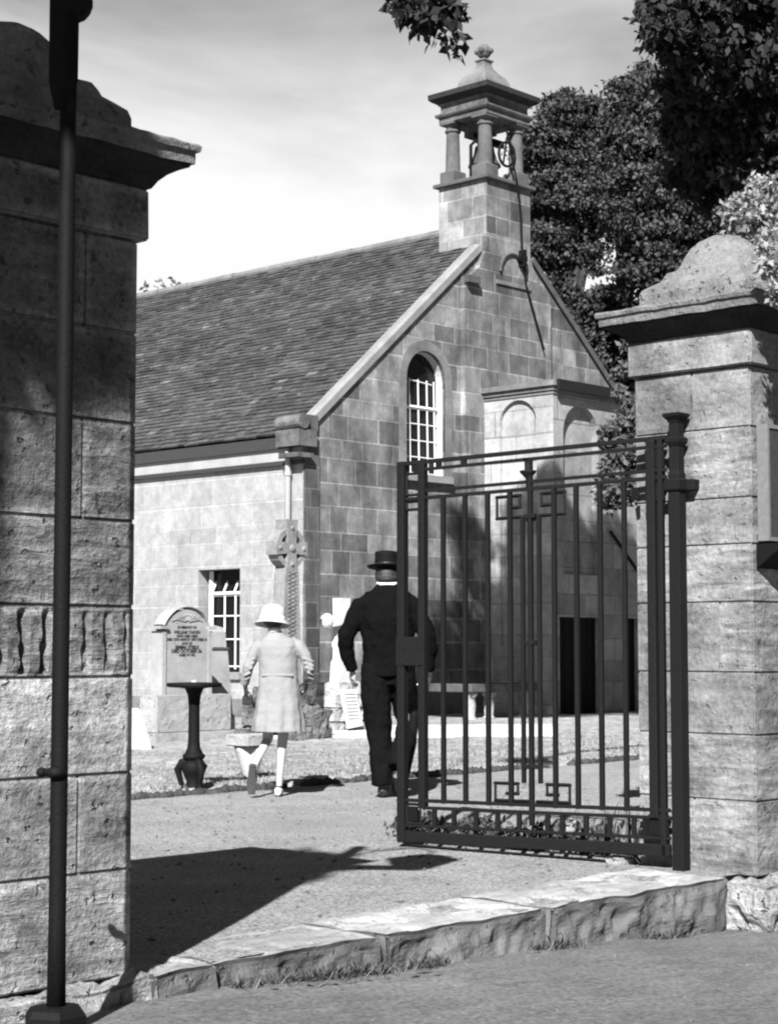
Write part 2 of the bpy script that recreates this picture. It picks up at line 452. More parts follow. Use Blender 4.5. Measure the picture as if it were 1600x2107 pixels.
def leaves(name, clumps, mat, parent, size, n, tint=(0,1), aspect=.6, droop=0, seed=1, tuft=0, per=40):
    """many small separate leaf faces through the clumps: (centre, (rx,ry,rz), weight)"""
    r = np.random.default_rng(seed)
    wts = np.array([c[2] for c in clumps], float); wts /= wts.sum()
    cnt = (wts*n).astype(int)
    P = []; T = []
    for (c, rad, w), k in zip(clumps, cnt):
        K = k
        if tuft: k = max(3, int(K/per))
        d = r.normal(size=(k,3)); d /= np.linalg.norm(d, axis=1)[:,None]
        rr = r.uniform(.15, 1.0, k)**.55
        # break the outline up
        bumps = 1 + .22*np.sin(d[:,0]*7+seed)*np.sin(d[:,1]*6+2)*np.cos(d[:,2]*5) + r.normal(scale=.05, size=k)
        P.append(np.array(c)[None,:] + d*(rr*bumps)[:,None]*np.array(rad)[None,:])
        base = r.uniform(.25, .7)
        if tuft:       # leaves sit in tufts on the twigs, with gaps between
            ctr = P.pop(); tb = np.clip(r.normal(.45, .25, k), 0, 1); idx = r.integers(0, k, K); tr_ = tuft*r.uniform(.5, 1.4, k)
            off = r.normal(size=(K,3)); off /= np.linalg.norm(off, axis=1)[:,None]; off *= (r.uniform(0,1,K)**.5)[:,None]; off[:,2] *= .55
            P.append(ctr[idx] + off*tr_[idx][:,None]); T.append(np.clip(tb[idx] + r.normal(scale=.16, size=K), 0, 1)); k = K
            continue
        T.append(np.clip(base + r.normal(scale=.22, size=k), 0, 1))
    P = np.concatenate(P); T = np.concatenate(T); k = len(P)
    a = r.normal(size=(k,3)); a[:,2] -= droop; a /= np.linalg.norm(a, axis=1)[:,None]
    b = r.normal(size=(k,3)); b -= (b*a).sum(1)[:,None]*a; b /= np.linalg.norm(b, axis=1)[:,None]
    s = size*r.uniform(.6, 1.3, k)[:,None]
    nrm = np.cross(a, b)
    v0 = P; v1 = P + a*s*.45 + b*s*aspect*.5 + nrm*s*.08; v2 = P + a*s; v3 = P + a*s*.45 - b*s*aspect*.5 + nrm*s*.08
    V = np.stack([v0, v1, v2, v3], 1).reshape(-1, 3)
    me = bpy.data.meshes.new(name)
    me.vertices.add(k*4); me.vertices.foreach_set('co', V.ravel())
    me.loops.add(k*4); me.loops.foreach_set('vertex_index', np.arange(k*4))
    me.polygons.add(k); me.polygons.foreach_set('loop_start', np.arange(k)*4)
    me.polygons.foreach_set('loop_total', np.full(k, 4))
    me.update(calc_edges=True)
    at = me.attributes.new('tint', 'FLOAT', 'POINT')
    at.data.foreach_set('value', np.repeat(tint[0] + (tint[1]-tint[0])*T, 4))
    me.materials.append(mat)
    o = bpy.data.objects.new(name, me); C.objects.link(o)
    if parent is not None:
        o.parent = parent; o.matrix_parent_inverse = Matrix.Translation(-parent.location)
    return o

def blades(name, spots, mat, h=(.04,.09), w=.006, seed=1, lean=.4, parent=None):
    r = np.random.default_rng(seed); P = np.array(spots, float); k = len(P)
    hh = r.uniform(h[0], h[1], k)[:,None]
    a = r.uniform(0, 2*np.pi, k); side = np.stack([np.cos(a), np.sin(a), np.zeros(k)], 1)*w
    ln = r.normal(scale=lean, size=(k,3)); ln[:,2] = 1; ln /= np.linalg.norm(ln, axis=1)[:,None]
    mid = P + ln*hh*.55; tip = P + ln*hh + np.stack([r.normal(scale=.25,size=k), r.normal(scale=.25,size=k), np.full(k,-.1)], 1)*hh*.5
    V = np.stack([P-side, P+side, mid+side*.8, tip, mid-side*.8], 1).reshape(-1,3)
    me = bpy.data.meshes.new(name); me.vertices.add(k*5); me.vertices.foreach_set('co', V.ravel())
    me.loops.add(k*5); me.loops.foreach_set('vertex_index', np.arange(k*5))
    me.polygons.add(k); me.polygons.foreach_set('loop_start', np.arange(k)*5); me.polygons.foreach_set('loop_total', np.full(k,5))
    me.update(calc_edges=True)
    at = me.attributes.new('tint', 'FLOAT', 'POINT'); at.data.foreach_set('value', np.repeat(r.uniform(0,1,k), 5))
    me.materials.append(mat); o = bpy.data.objects.new(name, me); C.objects.link(o)
    if parent is not None: o.parent = parent; o.matrix_parent_inverse = Matrix.Translation(-parent.location)
    return o

def holed(bm, outer, holes, fn, depth):
    """wall sheet with real openings and reveals going back by depth"""
    es = []; loops = []
    for lp in [outer]+holes:
        vs = [bm.verts.new(fn(a, b, 0)) for a, b in lp]; loops.append(vs)
        for i in range(len(vs)): es.append(bm.edges.new((vs[i], vs[(i+1) % len(vs)])))
    bmesh.ops.triangle_fill(bm, use_beauty=True, edges=es)
    for lp, vs in list(zip([outer]+holes, loops))[1:]:
        bk = [bm.verts.new(fn(a, b, depth)) for a, b in lp]
        for i in range(len(vs)): bm.faces.new((vs[i], vs[(i+1) % len(vs)], bk[(i+1) % len(vs)], bk[i]))
def arch(a0, a1, b0, bs, n=14):
    """outline of a round headed opening: sides from b0 to the spring bs"""
    c = (a0+a1)/2; r = (a1-a0)/2
    return [(a0, b0), (a1, b0)] + [(c + r*math.cos(math.pi*i/n), bs + r*math.sin(math.pi*i/n)) for i in range(n+1)]
# ================================================================ the setting
def grid_sheet(name, us, vs, zf, mat, edge=None):
    bm = NEW(); g = [[bm.verts.new((u, v + (edge(u) if (edge and j == 0) else 0), zf(u, v, j))) for v in [vs[j]]][0] for j in range(len(vs)) for u in us]
    n = len(us)
    for j in range(len(vs)-1):
        for i in range(n-1): bm.faces.new((g[j*n+i], g[j*n+i+1], g[(j+1)*n+i+1], g[(j+1)*n+i]))
    o = obj(name, bm, mat, smooth=True); return struct(o)
def lin(a, b, n): return [a + (b-a)*i/n for i in range(n+1)]
far = [-900, -300, -80, -25]
US = far + lin(-12, 18, 150)[0:] + [30, 60, 120, 300, 900]
def roadz(u, v, j=0):
    uu = min(max(u, -6), 16)
    z = -.055 - .045*(uu-4)
    return z + .018*noise.noise(Vector((u*.9, v*.9, 0))) + .006*noise.noise(Vector((u*4, v*4, 3)))
grid_sheet('road', US, [-900, -200, -40, -10] + lin(-4, 5.06, 46), roadz, M['road'])
bm = NEW(); box(bm, (-900, 5.0, -.9), (900, 5.03, -.44)); box(bm, (-900, -900, -.95), (900, 900, -.92))
struct(obj('ground', bm, M['turf']))
def pathz(u, v, j=0):
    return .010 + .012*noise.noise(Vector((u*.8, v*.8, 5))) + .004*noise.noise(Vector((u*5, v*5, 8)))
grid_sheet('gravel_path', US, lin(5.03, 12.2, 36), pathz, M['gravel'])
def edgev(u): return .16*noise.noise(Vector((u*.5, 0, 0))) + .07*noise.noise(Vector((u*3, 0, 0))) + .03*noise.noise(Vector((u*11, 0, 0)))
def turfz(u, v, j=0):
    if j == 0: return -.03
    return .055 + .02*noise.noise(Vector((u*1.7, v*1.7, 1))) + .008*noise.noise(Vector((u*6, v*6, 1)))
us2 = far + lin(4, 34, 200) + [60, 120, 300, 900]
TV = [10.86, 10.92] + lin(11.05, 16, 40) + lin(16.5, 45, 40) + [80, 200, 900]
def tz(u, v, j=0):
    if j == 0: return -.03
    if j == 1: return .05 + .02*noise.noise(Vector((u*9, 0, 0)))
    return turfz(u, v, j)
bm = NEW(); g = []
for j, v in enumerate(TV):
    g.append([bm.verts.new((u, v + (edgev(u) if j < 2 else (edgev(u)*.5 if j == 2 else 0)), tz(u, v, j))) for u in us2])
for j in range(len(TV)-1):
    for i in range(len(us2)-1):
        bm.faces.new((g[j][i], g[j][i+1], g[j+1][i+1], g[j+1][i]))
struct(obj('lawn', bm, M['turf'], smooth=True))
# dark broken soil lip along the lawn edge
bm = NEW()
for i in range(620):
    u = 6 + 14*i/620 + random.uniform(-.02, .02)
    if noise.noise(Vector((u*.9, 7, 0))) < -.3: continue
    c = (u, 10.86 + edgev(u) + random.uniform(-.035, .01), .018)
    bmesh.ops.create_icosphere(bm, subdivisions=1, radius=1, matrix=Matrix.Translation(c) @ Matrix.Diagonal((random.uniform(.03,.08), random.uniform(.02,.05), random.uniform(.025,.06), 1)))
tag(obj('turf_edge', bm, M['soil'], smooth=True), 'dark broken soil lip along the edge of the lawn', 'soil', kind='stuff')
# pale paving in front of the gable
bm = NEW()
q = [W(560,1494,z=.09), W(1135,1490,z=.09), W(1138,1509,z=.09), W(560,1515,z=.09)]
A = [bm.verts.new(p) for p in q]; B = [bm.verts.new(p - Vector((0,0,.1))) for p in q]
bm.faces.new(A)
for i in range(4): bm.faces.new((A[i], B[i], B[(i+1)%4], A[(i+1)%4]))
struct(obj('pavement', bm, M['path']))

# ---------------------------------------------------------------- gate piers
COURSE = [.02, .386, .719, 1.052, 1.296, 1.597, 1.944, 2.267, 2.60]
def pier(name, x0, y0, x1, y1, courses, label, res, seed, splits, gouge=None, mat='pier'):
    t = thing(name, label, 'gate pier', ((x0+x1)/2, (y0+y1)/2, 0))
    for i in range(len(courses)-1):
        z0, z1 = courses[i], courses[i+1]
        bm = NEW(); st = 'gouge' if i == gouge else 'tool'
        am = .016 if i == gouge else .007; res_ = .009 if i == gouge else res
        sp = splits.get(i)
        if sp is None: rock_box(bm, (x0, y0, z0), (x1, y1, z1), res_, am, seed=seed+i*3.1, style=st)
        elif sp[0] == 'x':
            rock_box(bm, (x0, y0, z0), (sp[1], y1, z1), res, am, seed=seed+i*3.1, style=st)
            rock_box(bm, (sp[1], y0, z0), (x1, y1, z1), res, am, seed=seed+i*5.7, style=st)
        else:
            rock_box(bm, (x0, y0, z0), (x1, sp[1], z1), res, am, seed=seed+i*3.1, style=st)
            rock_box(bm, (x0, sp[1], z0), (x1, y1, z1), res, am, seed=seed+i*5.7, style=st)
        obj('course', bm, M[mat if (mat == 'pier' or i < 3) else ('pier_mid' if i < 6 else 'pier_top')], t, smooth=False)  # left pier stone gets darker towards the top courses
    cx, cy = (x0+x1)/2, (y0+y1)/2; h = (x1-x0)/2
    zf = courses[-1]
    bm = NEW(); rock_box(bm, (x0-.028, y0-.028, zf+.004), (x1+.028, y1+.028, zf+.19), .04, .005, seed=seed+40, style='rough', margin=.02)
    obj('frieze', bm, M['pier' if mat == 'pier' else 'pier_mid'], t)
    z = zf+.19
    bm = NEW()
    prof = [(h+.01, z), (h+.03, z+.004), (h+.045, z+.03), (h+.07, z+.055), (h+.10, z+.073), (h+.125, z+.082), (h+.128, z+.092), (h+.14, z+.094), (h+.143, z+.135), (h+.155, z+.14), (h+.158, z+.158), (h+.15, z+.168), (h-.02, z+.176)]
    # square moulding with a broken, weathered run
    rings = []
    N = 26
    for r, zz in prof:
        ring = []
        for s in range(4):
            a = math.pi/2*s
            for k in range(N):
                q = -1 + 2*k/N
                p = Vector((1, q, 0)) * r
                p = Matrix.Rotation(a, 3, 'Z') @ p
                wv = Vector((cx+p.x, cy+p.y, zz))
                dn = (noise.noise(wv*14+Vector((seed,0,0)))*.006 + noise.noise(wv*5+Vector((seed,0,0)))*.006)
                wv += p.normalized()*dn; wv.z += dn*.7
                ring.append(bm.verts.new(wv))
        rings.append(ring)
    for a, b in list(zip(rings, rings[1:]))[:7]:
        for k in range(4*N): bm.faces.new((a[k], a[(k+1)%(4*N)], b[(k+1)%(4*N)], b[k]))
    cop = [[q.co.copy() for q in ring] for ring in rings]
    for ring in rings[8:]:
        for q in ring: bm.verts.remove(q)
    obj('cornice', bm, M['cornice_shade'], t)  # shaded underside darkened by colour, lit fillet above kept pale
    bm = NEW(); rr_ = [[bm.verts.new(q) for q in ring] for ring in cop[7:]]
    for a, b in zip(rr_, rr_[1:]):
        for k in range(4*N): bm.faces.new((a[k], a[(k+1)%(4*N)], b[(k+1)%(4*N)], b[k]))
    bm.faces.new(rr_[-1])
    obj('cornice_fillet', bm, M['pier_cap'], t)
    z += .176
    bm = NEW()
    prof = [(h-.02, -.02, 1), (h-.02, .085, 1), (h-.03, .115, 1), (h-.06, .135, 1), (h-.095, .165, .95), (h-.105, .185, .95), (h-.11, .215, .8), (h-.125, .225, .5), (h-.13, .255, .25), (h-.14, .30, .1), (h-.165, .345, 0), (h-.21, .385, 0), (h-.26, .41, 0), (h-.31, .42, 0)]
    n = 96; rings = []
    for r, zz, sq in prof:
        ring = []
        for k in range(n):
            a = 2*math.pi*k/n; c, s = math.cos(a), math.sin(a)
            m = max(abs(c), abs(s)); rr = r*((1-sq) + sq/m)
            wv = Vector((cx+rr*c, cy+rr*s, z+zz)); dn = noise.noise(wv*7+Vector((seed,3,0)))*.006 + noise.noise(wv*22)*.005
            wv += Vector((c, s, .5))*dn; ring.append(bm.verts.new(wv))
        rings.append(ring)
    for a, b in zip(rings, rings[1:]):
        for k in range(n): bm.faces.new((a[k], a[(k+1)%n], b[(k+1)%n], b[k]))
    bm.faces.new(rings[-1]); bm.faces.new(rings[0][::-1])
    obj('capstone', bm, M['pier_cap'], t, smooth=False)
    return t
PL = pier('gate_pier', 3.35, 5.0, 4.05, 5.70, COURSE, 'tall sandstone gate pier at the left edge behind the thin iron post', .016, 3,
     {1: ('x', 3.815), 2: None, 4: None, 5: ('x', 3.815), 7: ('x', 3.815)}, gouge=3, mat='pier_left')
COR = [.0, .376, .71, 1.028, 1.389, 1.686, 1.926, 2.291, 2.606]
PR = pier('gate_pier', 8.0, 4.93, 8.70, 5.645, COR, 'sandstone gate pier at the right with a notice board, beside the open gate', .02, 20,
     {7: ('y', 5.28), 0: ('y', 5.30), 5: None, 3: ('y', 5.13)})
# footings
def stonelump(name, lo, hi, label, cat, mat, seed, res=.03, amp=.03, group=None):
    bm = NEW(); rock_box(bm, lo, hi, res, amp, joint=.01, pull=.012, style='rough', seed=seed, margin=.06)
    return tag(obj(name, bm, mat, smooth=False), label, cat, group)
G = 'rough footing stones under the gate piers'
stonelump('footing_stone', (3.05, 4.86, -.4), (3.60, 5.6, .012), 'rough footing stone at the bottom left corner under the left pier', 'stone', M['footing'], 4, group=G)
stonelump('footing_stone', (3.60, 4.90, -.42), (4.10, 5.5, .012), 'broken footing stone under the right corner of the left pier', 'stone', M['footing'], 9, .025, .05, group=G)
stonelump('footing_stone', (7.80, 4.74, -.5), (8.35, 5.6, -.012), 'rough footing stone beside the right end of the doorstep', 'stone', M['footing'], 14, .03, .05, group=G)
stonelump('footing_stone', (8.37, 4.70, -.5), (9.05, 5.6, -.03), 'rough footing stone at the right edge under the right pier', 'stone', M['footing'], 19, .03, .05, group=G)
# threshold slabs
G = 'worn slabs of the threshold'
for k, (a, b, lab, d0, d1, zt) in enumerate([
    (4.08, 4.40, 'short broken pale threshold slab against the left pier', 4.93, 5.38, .024),
    (4.41, 5.28, 'threshold slab in the pier shadow with grass along its front', 4.97, 5.42, .018),
    (5.29, 6.33, 'long middle threshold slab with a pitted front', 4.95, 5.45, .020),
    (6.34, 7.76, 'longest pale threshold slab, at the foot of the open gate', 4.94, 5.5, .022)]):
    bm = NEW(); rock_box(bm, (a, d0, -.45), (b, d1, zt), .018, .030, joint=.012, pull=.022, style='rough', seed=30+k*7, margin=.05)
    for q in bm.verts:
        q.co.z = min(q.co.z, zt + .009*noise.noise(q.co*4)+.004*noise.noise(q.co*17))
    tag(obj('threshold_slab', bm, M['slab']), lab, 'slab', G)
# churchyard walls running on beyond the frame
for nm, x0, x1, lab in (('boundary_wall', -8, 3.33, 'low churchyard wall running left from the left pier'), ('boundary_wall', 8.72, 24, 'low churchyard wall running right from the right pier')):
    t = thing(nm, lab, 'wall', ((x0+x1)/2, 5.3, 0))
    bm = NEW(); box(bm, (x0, 5.12, -.6), (x1, 5.52, 1.35)); obj('wall', bm, M['wall_gable'], t)
    bm = NEW(); box(bm, (x0, 5.06, 1.352), (x1, 5.58, 1.47)); obj('coping', bm, M['trim'], t, bevel=.02)
# pebbles and leaf litter
bm = NEW()
for i in range(900):
    u = random.uniform(4.1, 12); v = random.uniform(5.5, 10.6); r = random.uniform(.004, .013)
    bmesh.ops.create_icosphere(bm, subdivisions=1, radius=1, matrix=Matrix.Translation((u, v, pathz(u, v)+r*.3)) @ Matrix.Rotation(random.uniform(0,3), 4, 'Z') @ Matrix.Diagonal((r*random.uniform(.8,1.6), r, r*.6, 1)))
for i in range(160):
    u = random.uniform(2.2, 9); v = random.uniform(2.8, 4.9); r = random.uniform(.003, .009)
    bmesh.ops.create_icosphere(bm, subdivisions=1, radius=1, matrix=Matrix.Translation((u, v, roadz(u, v)+r*.3)) @ Matrix.Diagonal((r*random.uniform(.8,1.6), r, r*.6, 1)))
tag(obj('pebbles', bm, M['road'], smooth=True), 'loose pebbles lying on the gravel path and road', 'pebbles', kind='stuff')
sp = []
r_ = np.random.default_rng(5)
for i in range(9000):
    u = r_.uniform(4.4, 7.7); dens = max(0, 1.6*noise.noise(Vector((u*2.3, 0, 0)))+.1 + (.5 if 4.45 < u < 5.6 else -.12))
    if r_.random() > dens: continue
    v = 4.94 - abs(r_.normal(scale=.03)); sp.append((u, v, roadz(u, v)-.005))
tag(blades('grass', sp, M['verge'], (.015, .075), .003, 3, .8), 'short grass growing along the foot of the threshold', 'grass', kind='stuff')
sp = []
for i in range(26000):
    u = r_.uniform(7.5, 22); v = 10.9 + abs(r_.exponential(1.6)); 
    if v > 19.5: continue
    if noise.noise(Vector((u*1.1, v*1.6, 0))) < r_.uniform(-.6, .1): continue
    if v < 10.95+edgev(u): continue
    sp.append((u, v, .05))
tag(blades('grass', sp, M['grassb'], (.02, .05), .004, 4, .5), 'short lawn grass between the path and the graves', 'grass', kind='stuff')
bm = NEW()
for i in range(34):
    u = random.gauss(4.95, .22); v = 4.84 - abs(random.gauss(0, .05)); z = roadz(u, v)+.008
    a = random.uniform(0, 6.3); s = random.uniform(.012, .03)
    p = Vector((u, v, z)); d = Vector((math.cos(a), math.sin(a), random.uniform(-.2,.5)))*s; e = Vector((-math.sin(a), math.cos(a), .2))*s*.5
    bm.faces.new([bm.verts.new(x) for x in (p-d, p+e, p+d, p-e)])
tag(obj('leaf_litter', bm, M['leaf_pale']), 'dry pale leaves lying under the threshold', 'leaves', kind='stuff')

# ---------------------------------------------------------------- notice board on the right pier
nb = W(1575, 1000, v=4.88)
x0 = 8.045
t = thing('notice_board', 'framed notice board fixed to the front of the right pier, at the frame edge', 'notice board', (x0+.25, 4.86, 1.9))
bm = NEW()
for a, b, c, d in ((x0, x0+.018, 1.70, 2.30), (x0+.48, x0+.50, 1.70, 2.30), (x0+.02, x0+.478, 2.28, 2.30), (x0+.02, x0+.478, 1.70, 1.72)):
    box(bm, (a, 4.855, c), (b, 4.92, d))
obj('frame', bm, M['boardframe'], t)
bm = NEW(); box(bm, (x0+.02, 4.862, 1.722), (x0+.478, 4.90, 2.278)); obj('panel', bm, M['board'], t)
bm = NEW(); prism(bm, [(4.925, 1.685), (4.79, 1.685), (4.79, 1.655), (4.83, 1.63), (4.925, 1.56)], lambda a, b, d: Vector((d, a, b)), x0-.01, x0+.51)
obj('bracket', bm, M['iron'], t)

# ---------------------------------------------------------------- iron lamp post in front of the left pier
LX, LY = 3.42, 4.58
t = thing('lamp_post', 'thin dark iron lamp post in front of the left pier, its lantern above', 'lamp post', (LX, LY, 0))
bm = NEW(); lathe(bm, [(.030, .02), (.027, .3), (.026, 2.62), (.026, 3.0)], (LX, LY, 0), 16); lathe(bm, [(.030, 2.86), (.050, 2.95), (.052, 3.5), (.045, 4.15)], (LX-.012, LY+.012, 0), 6)
obj('pole', bm, M['iron'], t, smooth=True)
bm = NEW(); lathe(bm, [(.10, -.3), (.10, .035), (.085, .055), (.06, .062)], (LX, LY, 0), 6); obj('base', bm, M['iron'], t)
bm = NEW(); ball(bm, (LX-.045, LY+.03, .77), .016); tube(bm, [(LX-.045, LY+.03, .77), (LX, LY, .77)], .012); ball(bm, (LX-.02, LY-.01, .77), .03, 1, 1, .7); obj('bolt', bm, M['iron'], t, smooth=True)
bm = NEW(); K = W(150, 6, D=5.62); ball(bm, (K.x, K.y, K.z), .064, 1, 1, 1.0); obj('knob', bm, M['iron'], t, smooth=True)
ax = Vector((LX, LY, 0)); lx = Vector((3.66, 4.22, 0)); dr = (lx-ax)
bm = NEW(); tube(bm, [ax+dr*f+Vector((0,0,z)) for f, z in ((0, 3.36), (.3, 3.38), (.6, 3.40), (.95, 3.42))], [.05, .045, .04, .035], 8); tube(bm, [ax+dr*f+Vector((0,0,z-.075)) for f, z in ((0, 3.38), (.3, 3.39), (.6, 3.41), (.95, 3.43))], .045, 8); obj('brace', bm, M['iron'], t, smooth=True)
bm = NEW(); tube(bm, [ax+dr*f+Vector((0,0,z)) for f, z in ((0, 3.70), (.2, 3.95), (.5, 4.12), (.8, 4.12), (1, 4.0), (1.0, 3.86))], .014); tube(bm, [ax+dr*f+Vector((0,0,z)) for f, z in ((0, 4.05), (.4, 4.0), (.62, 4.1))], .01); obj('bracket_arm', bm, M['iron'], t, smooth=True)
bm = NEW(); lathe(bm, [(.07, 3.34), (.10, 3.36), (.10, 3.38)], (lx.x, lx.y, 0), 6); lathe(bm, [(.20, 3.68), (.21, 3.70), (.12, 3.80), (.05, 3.84), (.03, 3.88)], (lx.x, lx.y, 0), 6)
for k in range(6):
    a = 2*math.pi*k/6; tube(bm, [(lx.x+.095*math.cos(a), lx.y+.095*math.sin(a), 3.37), (lx.x+.195*math.cos(a), lx.y+.195*math.sin(a), 3.69)], .009, 5)
ln = obj('lantern', bm, M['iron'], t)
bm = NEW(); lathe(bm, [(.09, 3.385), (.185, 3.675)], (lx.x, lx.y, 0), 6); obj('pane', bm, M['glass'], ln)

# ---------------------------------------------------------------- right gate post and gate leaf
GX, GY = 7.925, 5.33
t = thing('gate_post', 'iron gate post with flared cap against the right pier', 'gate post', (GX, GY, 0))
bm = NEW(); lathe(bm, [(.034, -.1), (.034, 2.06), (.029, 2.08), (.029, 2.33)], (GX, GY, 0), sq=True); obj('pole', bm, M['gate_iron'], t, bevel=.004)
bm = NEW(); lathe(bm, [(.030, 2.332), (.034, 2.345), (.050, 2.365), (.054, 2.38), (.04, 2.385)], (GX, GY, 0), sq=True); obj('cap', bm, M['gate_iron'], t)
bm = NEW(); lathe(bm, [(.038, 1.97), (.047, 1.98), (.048, 2.03), (.038, 2.04)], (GX, GY, 0), sq=True); obj('collar', bm, M['gate_iron'], t); bm = NEW(); lathe(bm, [(.032, 2.21), (.042, 2.23), (.044, 2.25), (.032, 2.26)], (GX, GY, 0), sq=True); obj('collar', bm, M['gate_iron'], t)
bm = NEW(); box(bm, (GX+.02, GY-.09, 1.975), (GX+.085, GY-.035, 2.035)); obj('wall_hook', bm, M['gate_iron'], t, bevel=.008)

H0 = Vector((7.925, 5.395, 0)); H1 = Vector((7.755, 7.16, 0)); GL = (H1-H0).length; GD = (H1-H0)/GL; GN = Vector((-GD.y, GD.x, 0))
def GP(s, z, o=0.0): return H0 + GD*s + GN*o + Vector((0, 0, z - .034*s/GL))
def spx(px, y=1335):
    lo, hi = -.2, 2.2
    for _ in range(40):
        m = (lo+hi)/2; P = GP(m, 1.2) - Vector((0,0,1.15)); x = 800 + FPX*P.dot(_R)/P.dot(_F)
        if x > px: lo = m
        else: hi = m
    return (lo+hi)/2
gt = thing('iron_gate', 'tall open iron gate leaf of upright bars hung beside the right pier', 'gate', (7.93, 5.4, 0))
def gbar(name, s, z0, z1, w, d=None, o=0, mat='gate_iron'):
    d = d or w; bm = NEW()
    vs = [GP(s+a*w/2, z, o+b*d/2) for z in (z0, z1) for a, b in ((-1,-1),(1,-1),(1,1),(-1,1))]
    v = [bm.verts.new(p) for p in vs]
    for f in ((3,2,1,0),(4,5,6,7),(0,1,5,4),(1,2,6,5),(2,3,7,6),(3,0,4,7)): bm.faces.new([v[i] for i in f])
    return obj(name, bm, M[mat], gt, bevel=min(w, d)*.15)
def grail(name, s0, s1, z, h, d=.022, o=0):
    bm = NEW(); v = [bm.verts.new(GP(s, z+c*h/2, o+b*d/2)) for s in (s0, s1) for b, c in ((-1,-1),(1,-1),(1,1),(-1,1))]
    for f in ((3,2,1,0),(4,5,6,7),(0,1,5,4),(1,2,6,5),(2,3,7,6),(3,0,4,7)): bm.faces.new([v[i] for i in f])
    return obj(name, bm, M['gate_iron'], gt, bevel=min(h, d)*.15)
sL = spx(828); sL2 = spx(870); sR2 = spx(1344); sR = .035
gbar('stile', sL, .07, 2.275, .052); gbar('stile', sL2, .27, 2.255, .046); gbar('stile', sR2, .27, 2.255, .050, .045); gbar('stile', sR, .07, 2.26, .03)
grail('top_rail', 0, sL+.03, 2.262, .024); grail('top_rail', .0, sL2, 2.218, .018)
grail('middle_rail', 0, sL+.03, 2.052, .020); grail('middle_rail', 0, sL2, 2.092, .018)
grail('bottom_rail', 0, sL+.03, .312, .020); grail('bottom_rail', sR2-.1, sL2, .272, .018); grail('bottom_rail', 0, sL+.03, .168, .016)
grail('kick_bar', 0, sL+.03, .105, .062, .03)
for px in (912, 957, 1004, 1050, 1141, 1187, 1236, 1286):
    gbar('bar', spx(px), .30, 2.05, .025)
for px in (915, 960, 1008, 1052): pass
gbar('bar', spx(1076), .43, 1.90, .022); gbar('bar', spx(1110), .43, 1.90, .022); gbar('bar', spx(1092), .2, 2.215, .026)
for px in (893, 933, 978, 1022, 1066, 1124, 1154, 1203, 1250, 1300):
    gbar('dog_bar', spx(px), .16, .275, .026, .02)
for z in (.52, 1.20, 1.90):
    s = spx(1092); gbar('collar', s, z-.012, z+.012, .07 if z > 1.1 else .1, .03)
bm = NEW(); P = GP(spx(1088), 2.13)
lathe(bm, [(.012, -.07), (.014, -.02), (.045, .012), (.048, .024), (.02, .028), (.02, .09), (.028, .095)], P, 12); obj('finial', bm, M['gate_iron'], gt, smooth=True)
for px in (903, 955): gbar('block', spx(px), 2.22, 2.262, .035, .02)
def fret(name, pxs, zs, w=.016):
    bm = NEW()
    for (pa, za), (pb, zb) in zip(list(zip(pxs, zs)), list(zip(pxs, zs))[1:]):
        a = GP(spx(pa), za, -.012); b = GP(spx(pb), zb, -.012); d = (b-a).normalized()
        tube(bm, [a-d*w*.5, b+d*w*.5], w*.62, 4)
    obj(name, bm, M['gate_iron'], gt)
# key frets at the head and the foot of the middle bars
for sg in (-1, 1):
    c = 1091
    fret('fret', [c+sg*8, c+sg*8, c+sg*70, c+sg*70, c+sg*22, c+sg*22, c+sg*46], [1.88, 1.90, 1.90, 2.02, 2.02, 1.955, 1.955])
    fret('fret', [c+sg*10, c+sg*18, c+sg*18, c+sg*76, c+sg*76, c+sg*30, c+sg*30, c+sg*52], [.33, .33, .33, .33, .425, .425, .37, .37])
# square key corners and their dark rosette plates
for (a, b, z0, z1) in ((sL-.03, sL2+.02, 2.075, 2.20), (sL-.03, sL2+.02, 1.99, 2.035), (.04, sR2-.025, 2.11, 2.2), (sR2-.03, .04, .18, .29), (sL-.03, sL2+.02, .18, .29)):
    bm = NEW()
    pts = [GP(a, z0), GP(b, z0), GP(b, z1), GP(a, z1), GP(a, z0)]
    for p, q in zip(pts, pts[1:]): tube(bm, [p, q], .008, 4)
    obj('corner_frame', bm, M['gate_iron'], gt)
for (s, z, w, h) in ((.5*(.05+sR2)-.0, 2.155, .115, .095), (.5*(.05+sR2), 1.975, .115, .09), (.5*(.05+sR2), .235, .12, .105), (.5*(sL+sL2), .235, .07, .085), (sR2+.06, .225, .03, .08), (sR2+.1, .97*2.0+.035, .045, .07)):
    gbar('rosette_plate', s, z-h/2, z+h/2, w, .014, 0, 'iron')
bm = NEW()
a, b = spx(874), spx(820)
v = [bm.verts.new(GP(s, z, o)) for z in (1.085, 1.25) for s, o in ((a, -.05), (b, -.05), (b, .03), (a, .03))]
for f in ((3,2,1,0),(4,5,6,7),(0,1,5,4),(1,2,6,5),(2,3,7,6),(3,0,4,7)): bm.faces.new([v[i] for i in f])
lk = obj('lock_case', bm, M['gate_iron'], gt, bevel=.004)
bm = NEW(); tube(bm, [GP(spx(843), 1.16, -.056), GP(spx(843), 1.16, -.04), ], .016, 10)
box(bm, (0,0,0), (.001,.001,.001)) if False else None
vv = [GP(spx(850), 1.12, -.054), GP(spx(834), 1.12, -.054), GP(spx(834), 1.19, -.054), GP(spx(850), 1.19, -.054)]
bm.faces.new([bm.verts.new(p) for p in vv]); obj('keyhole', bm, M['iron'], lk)
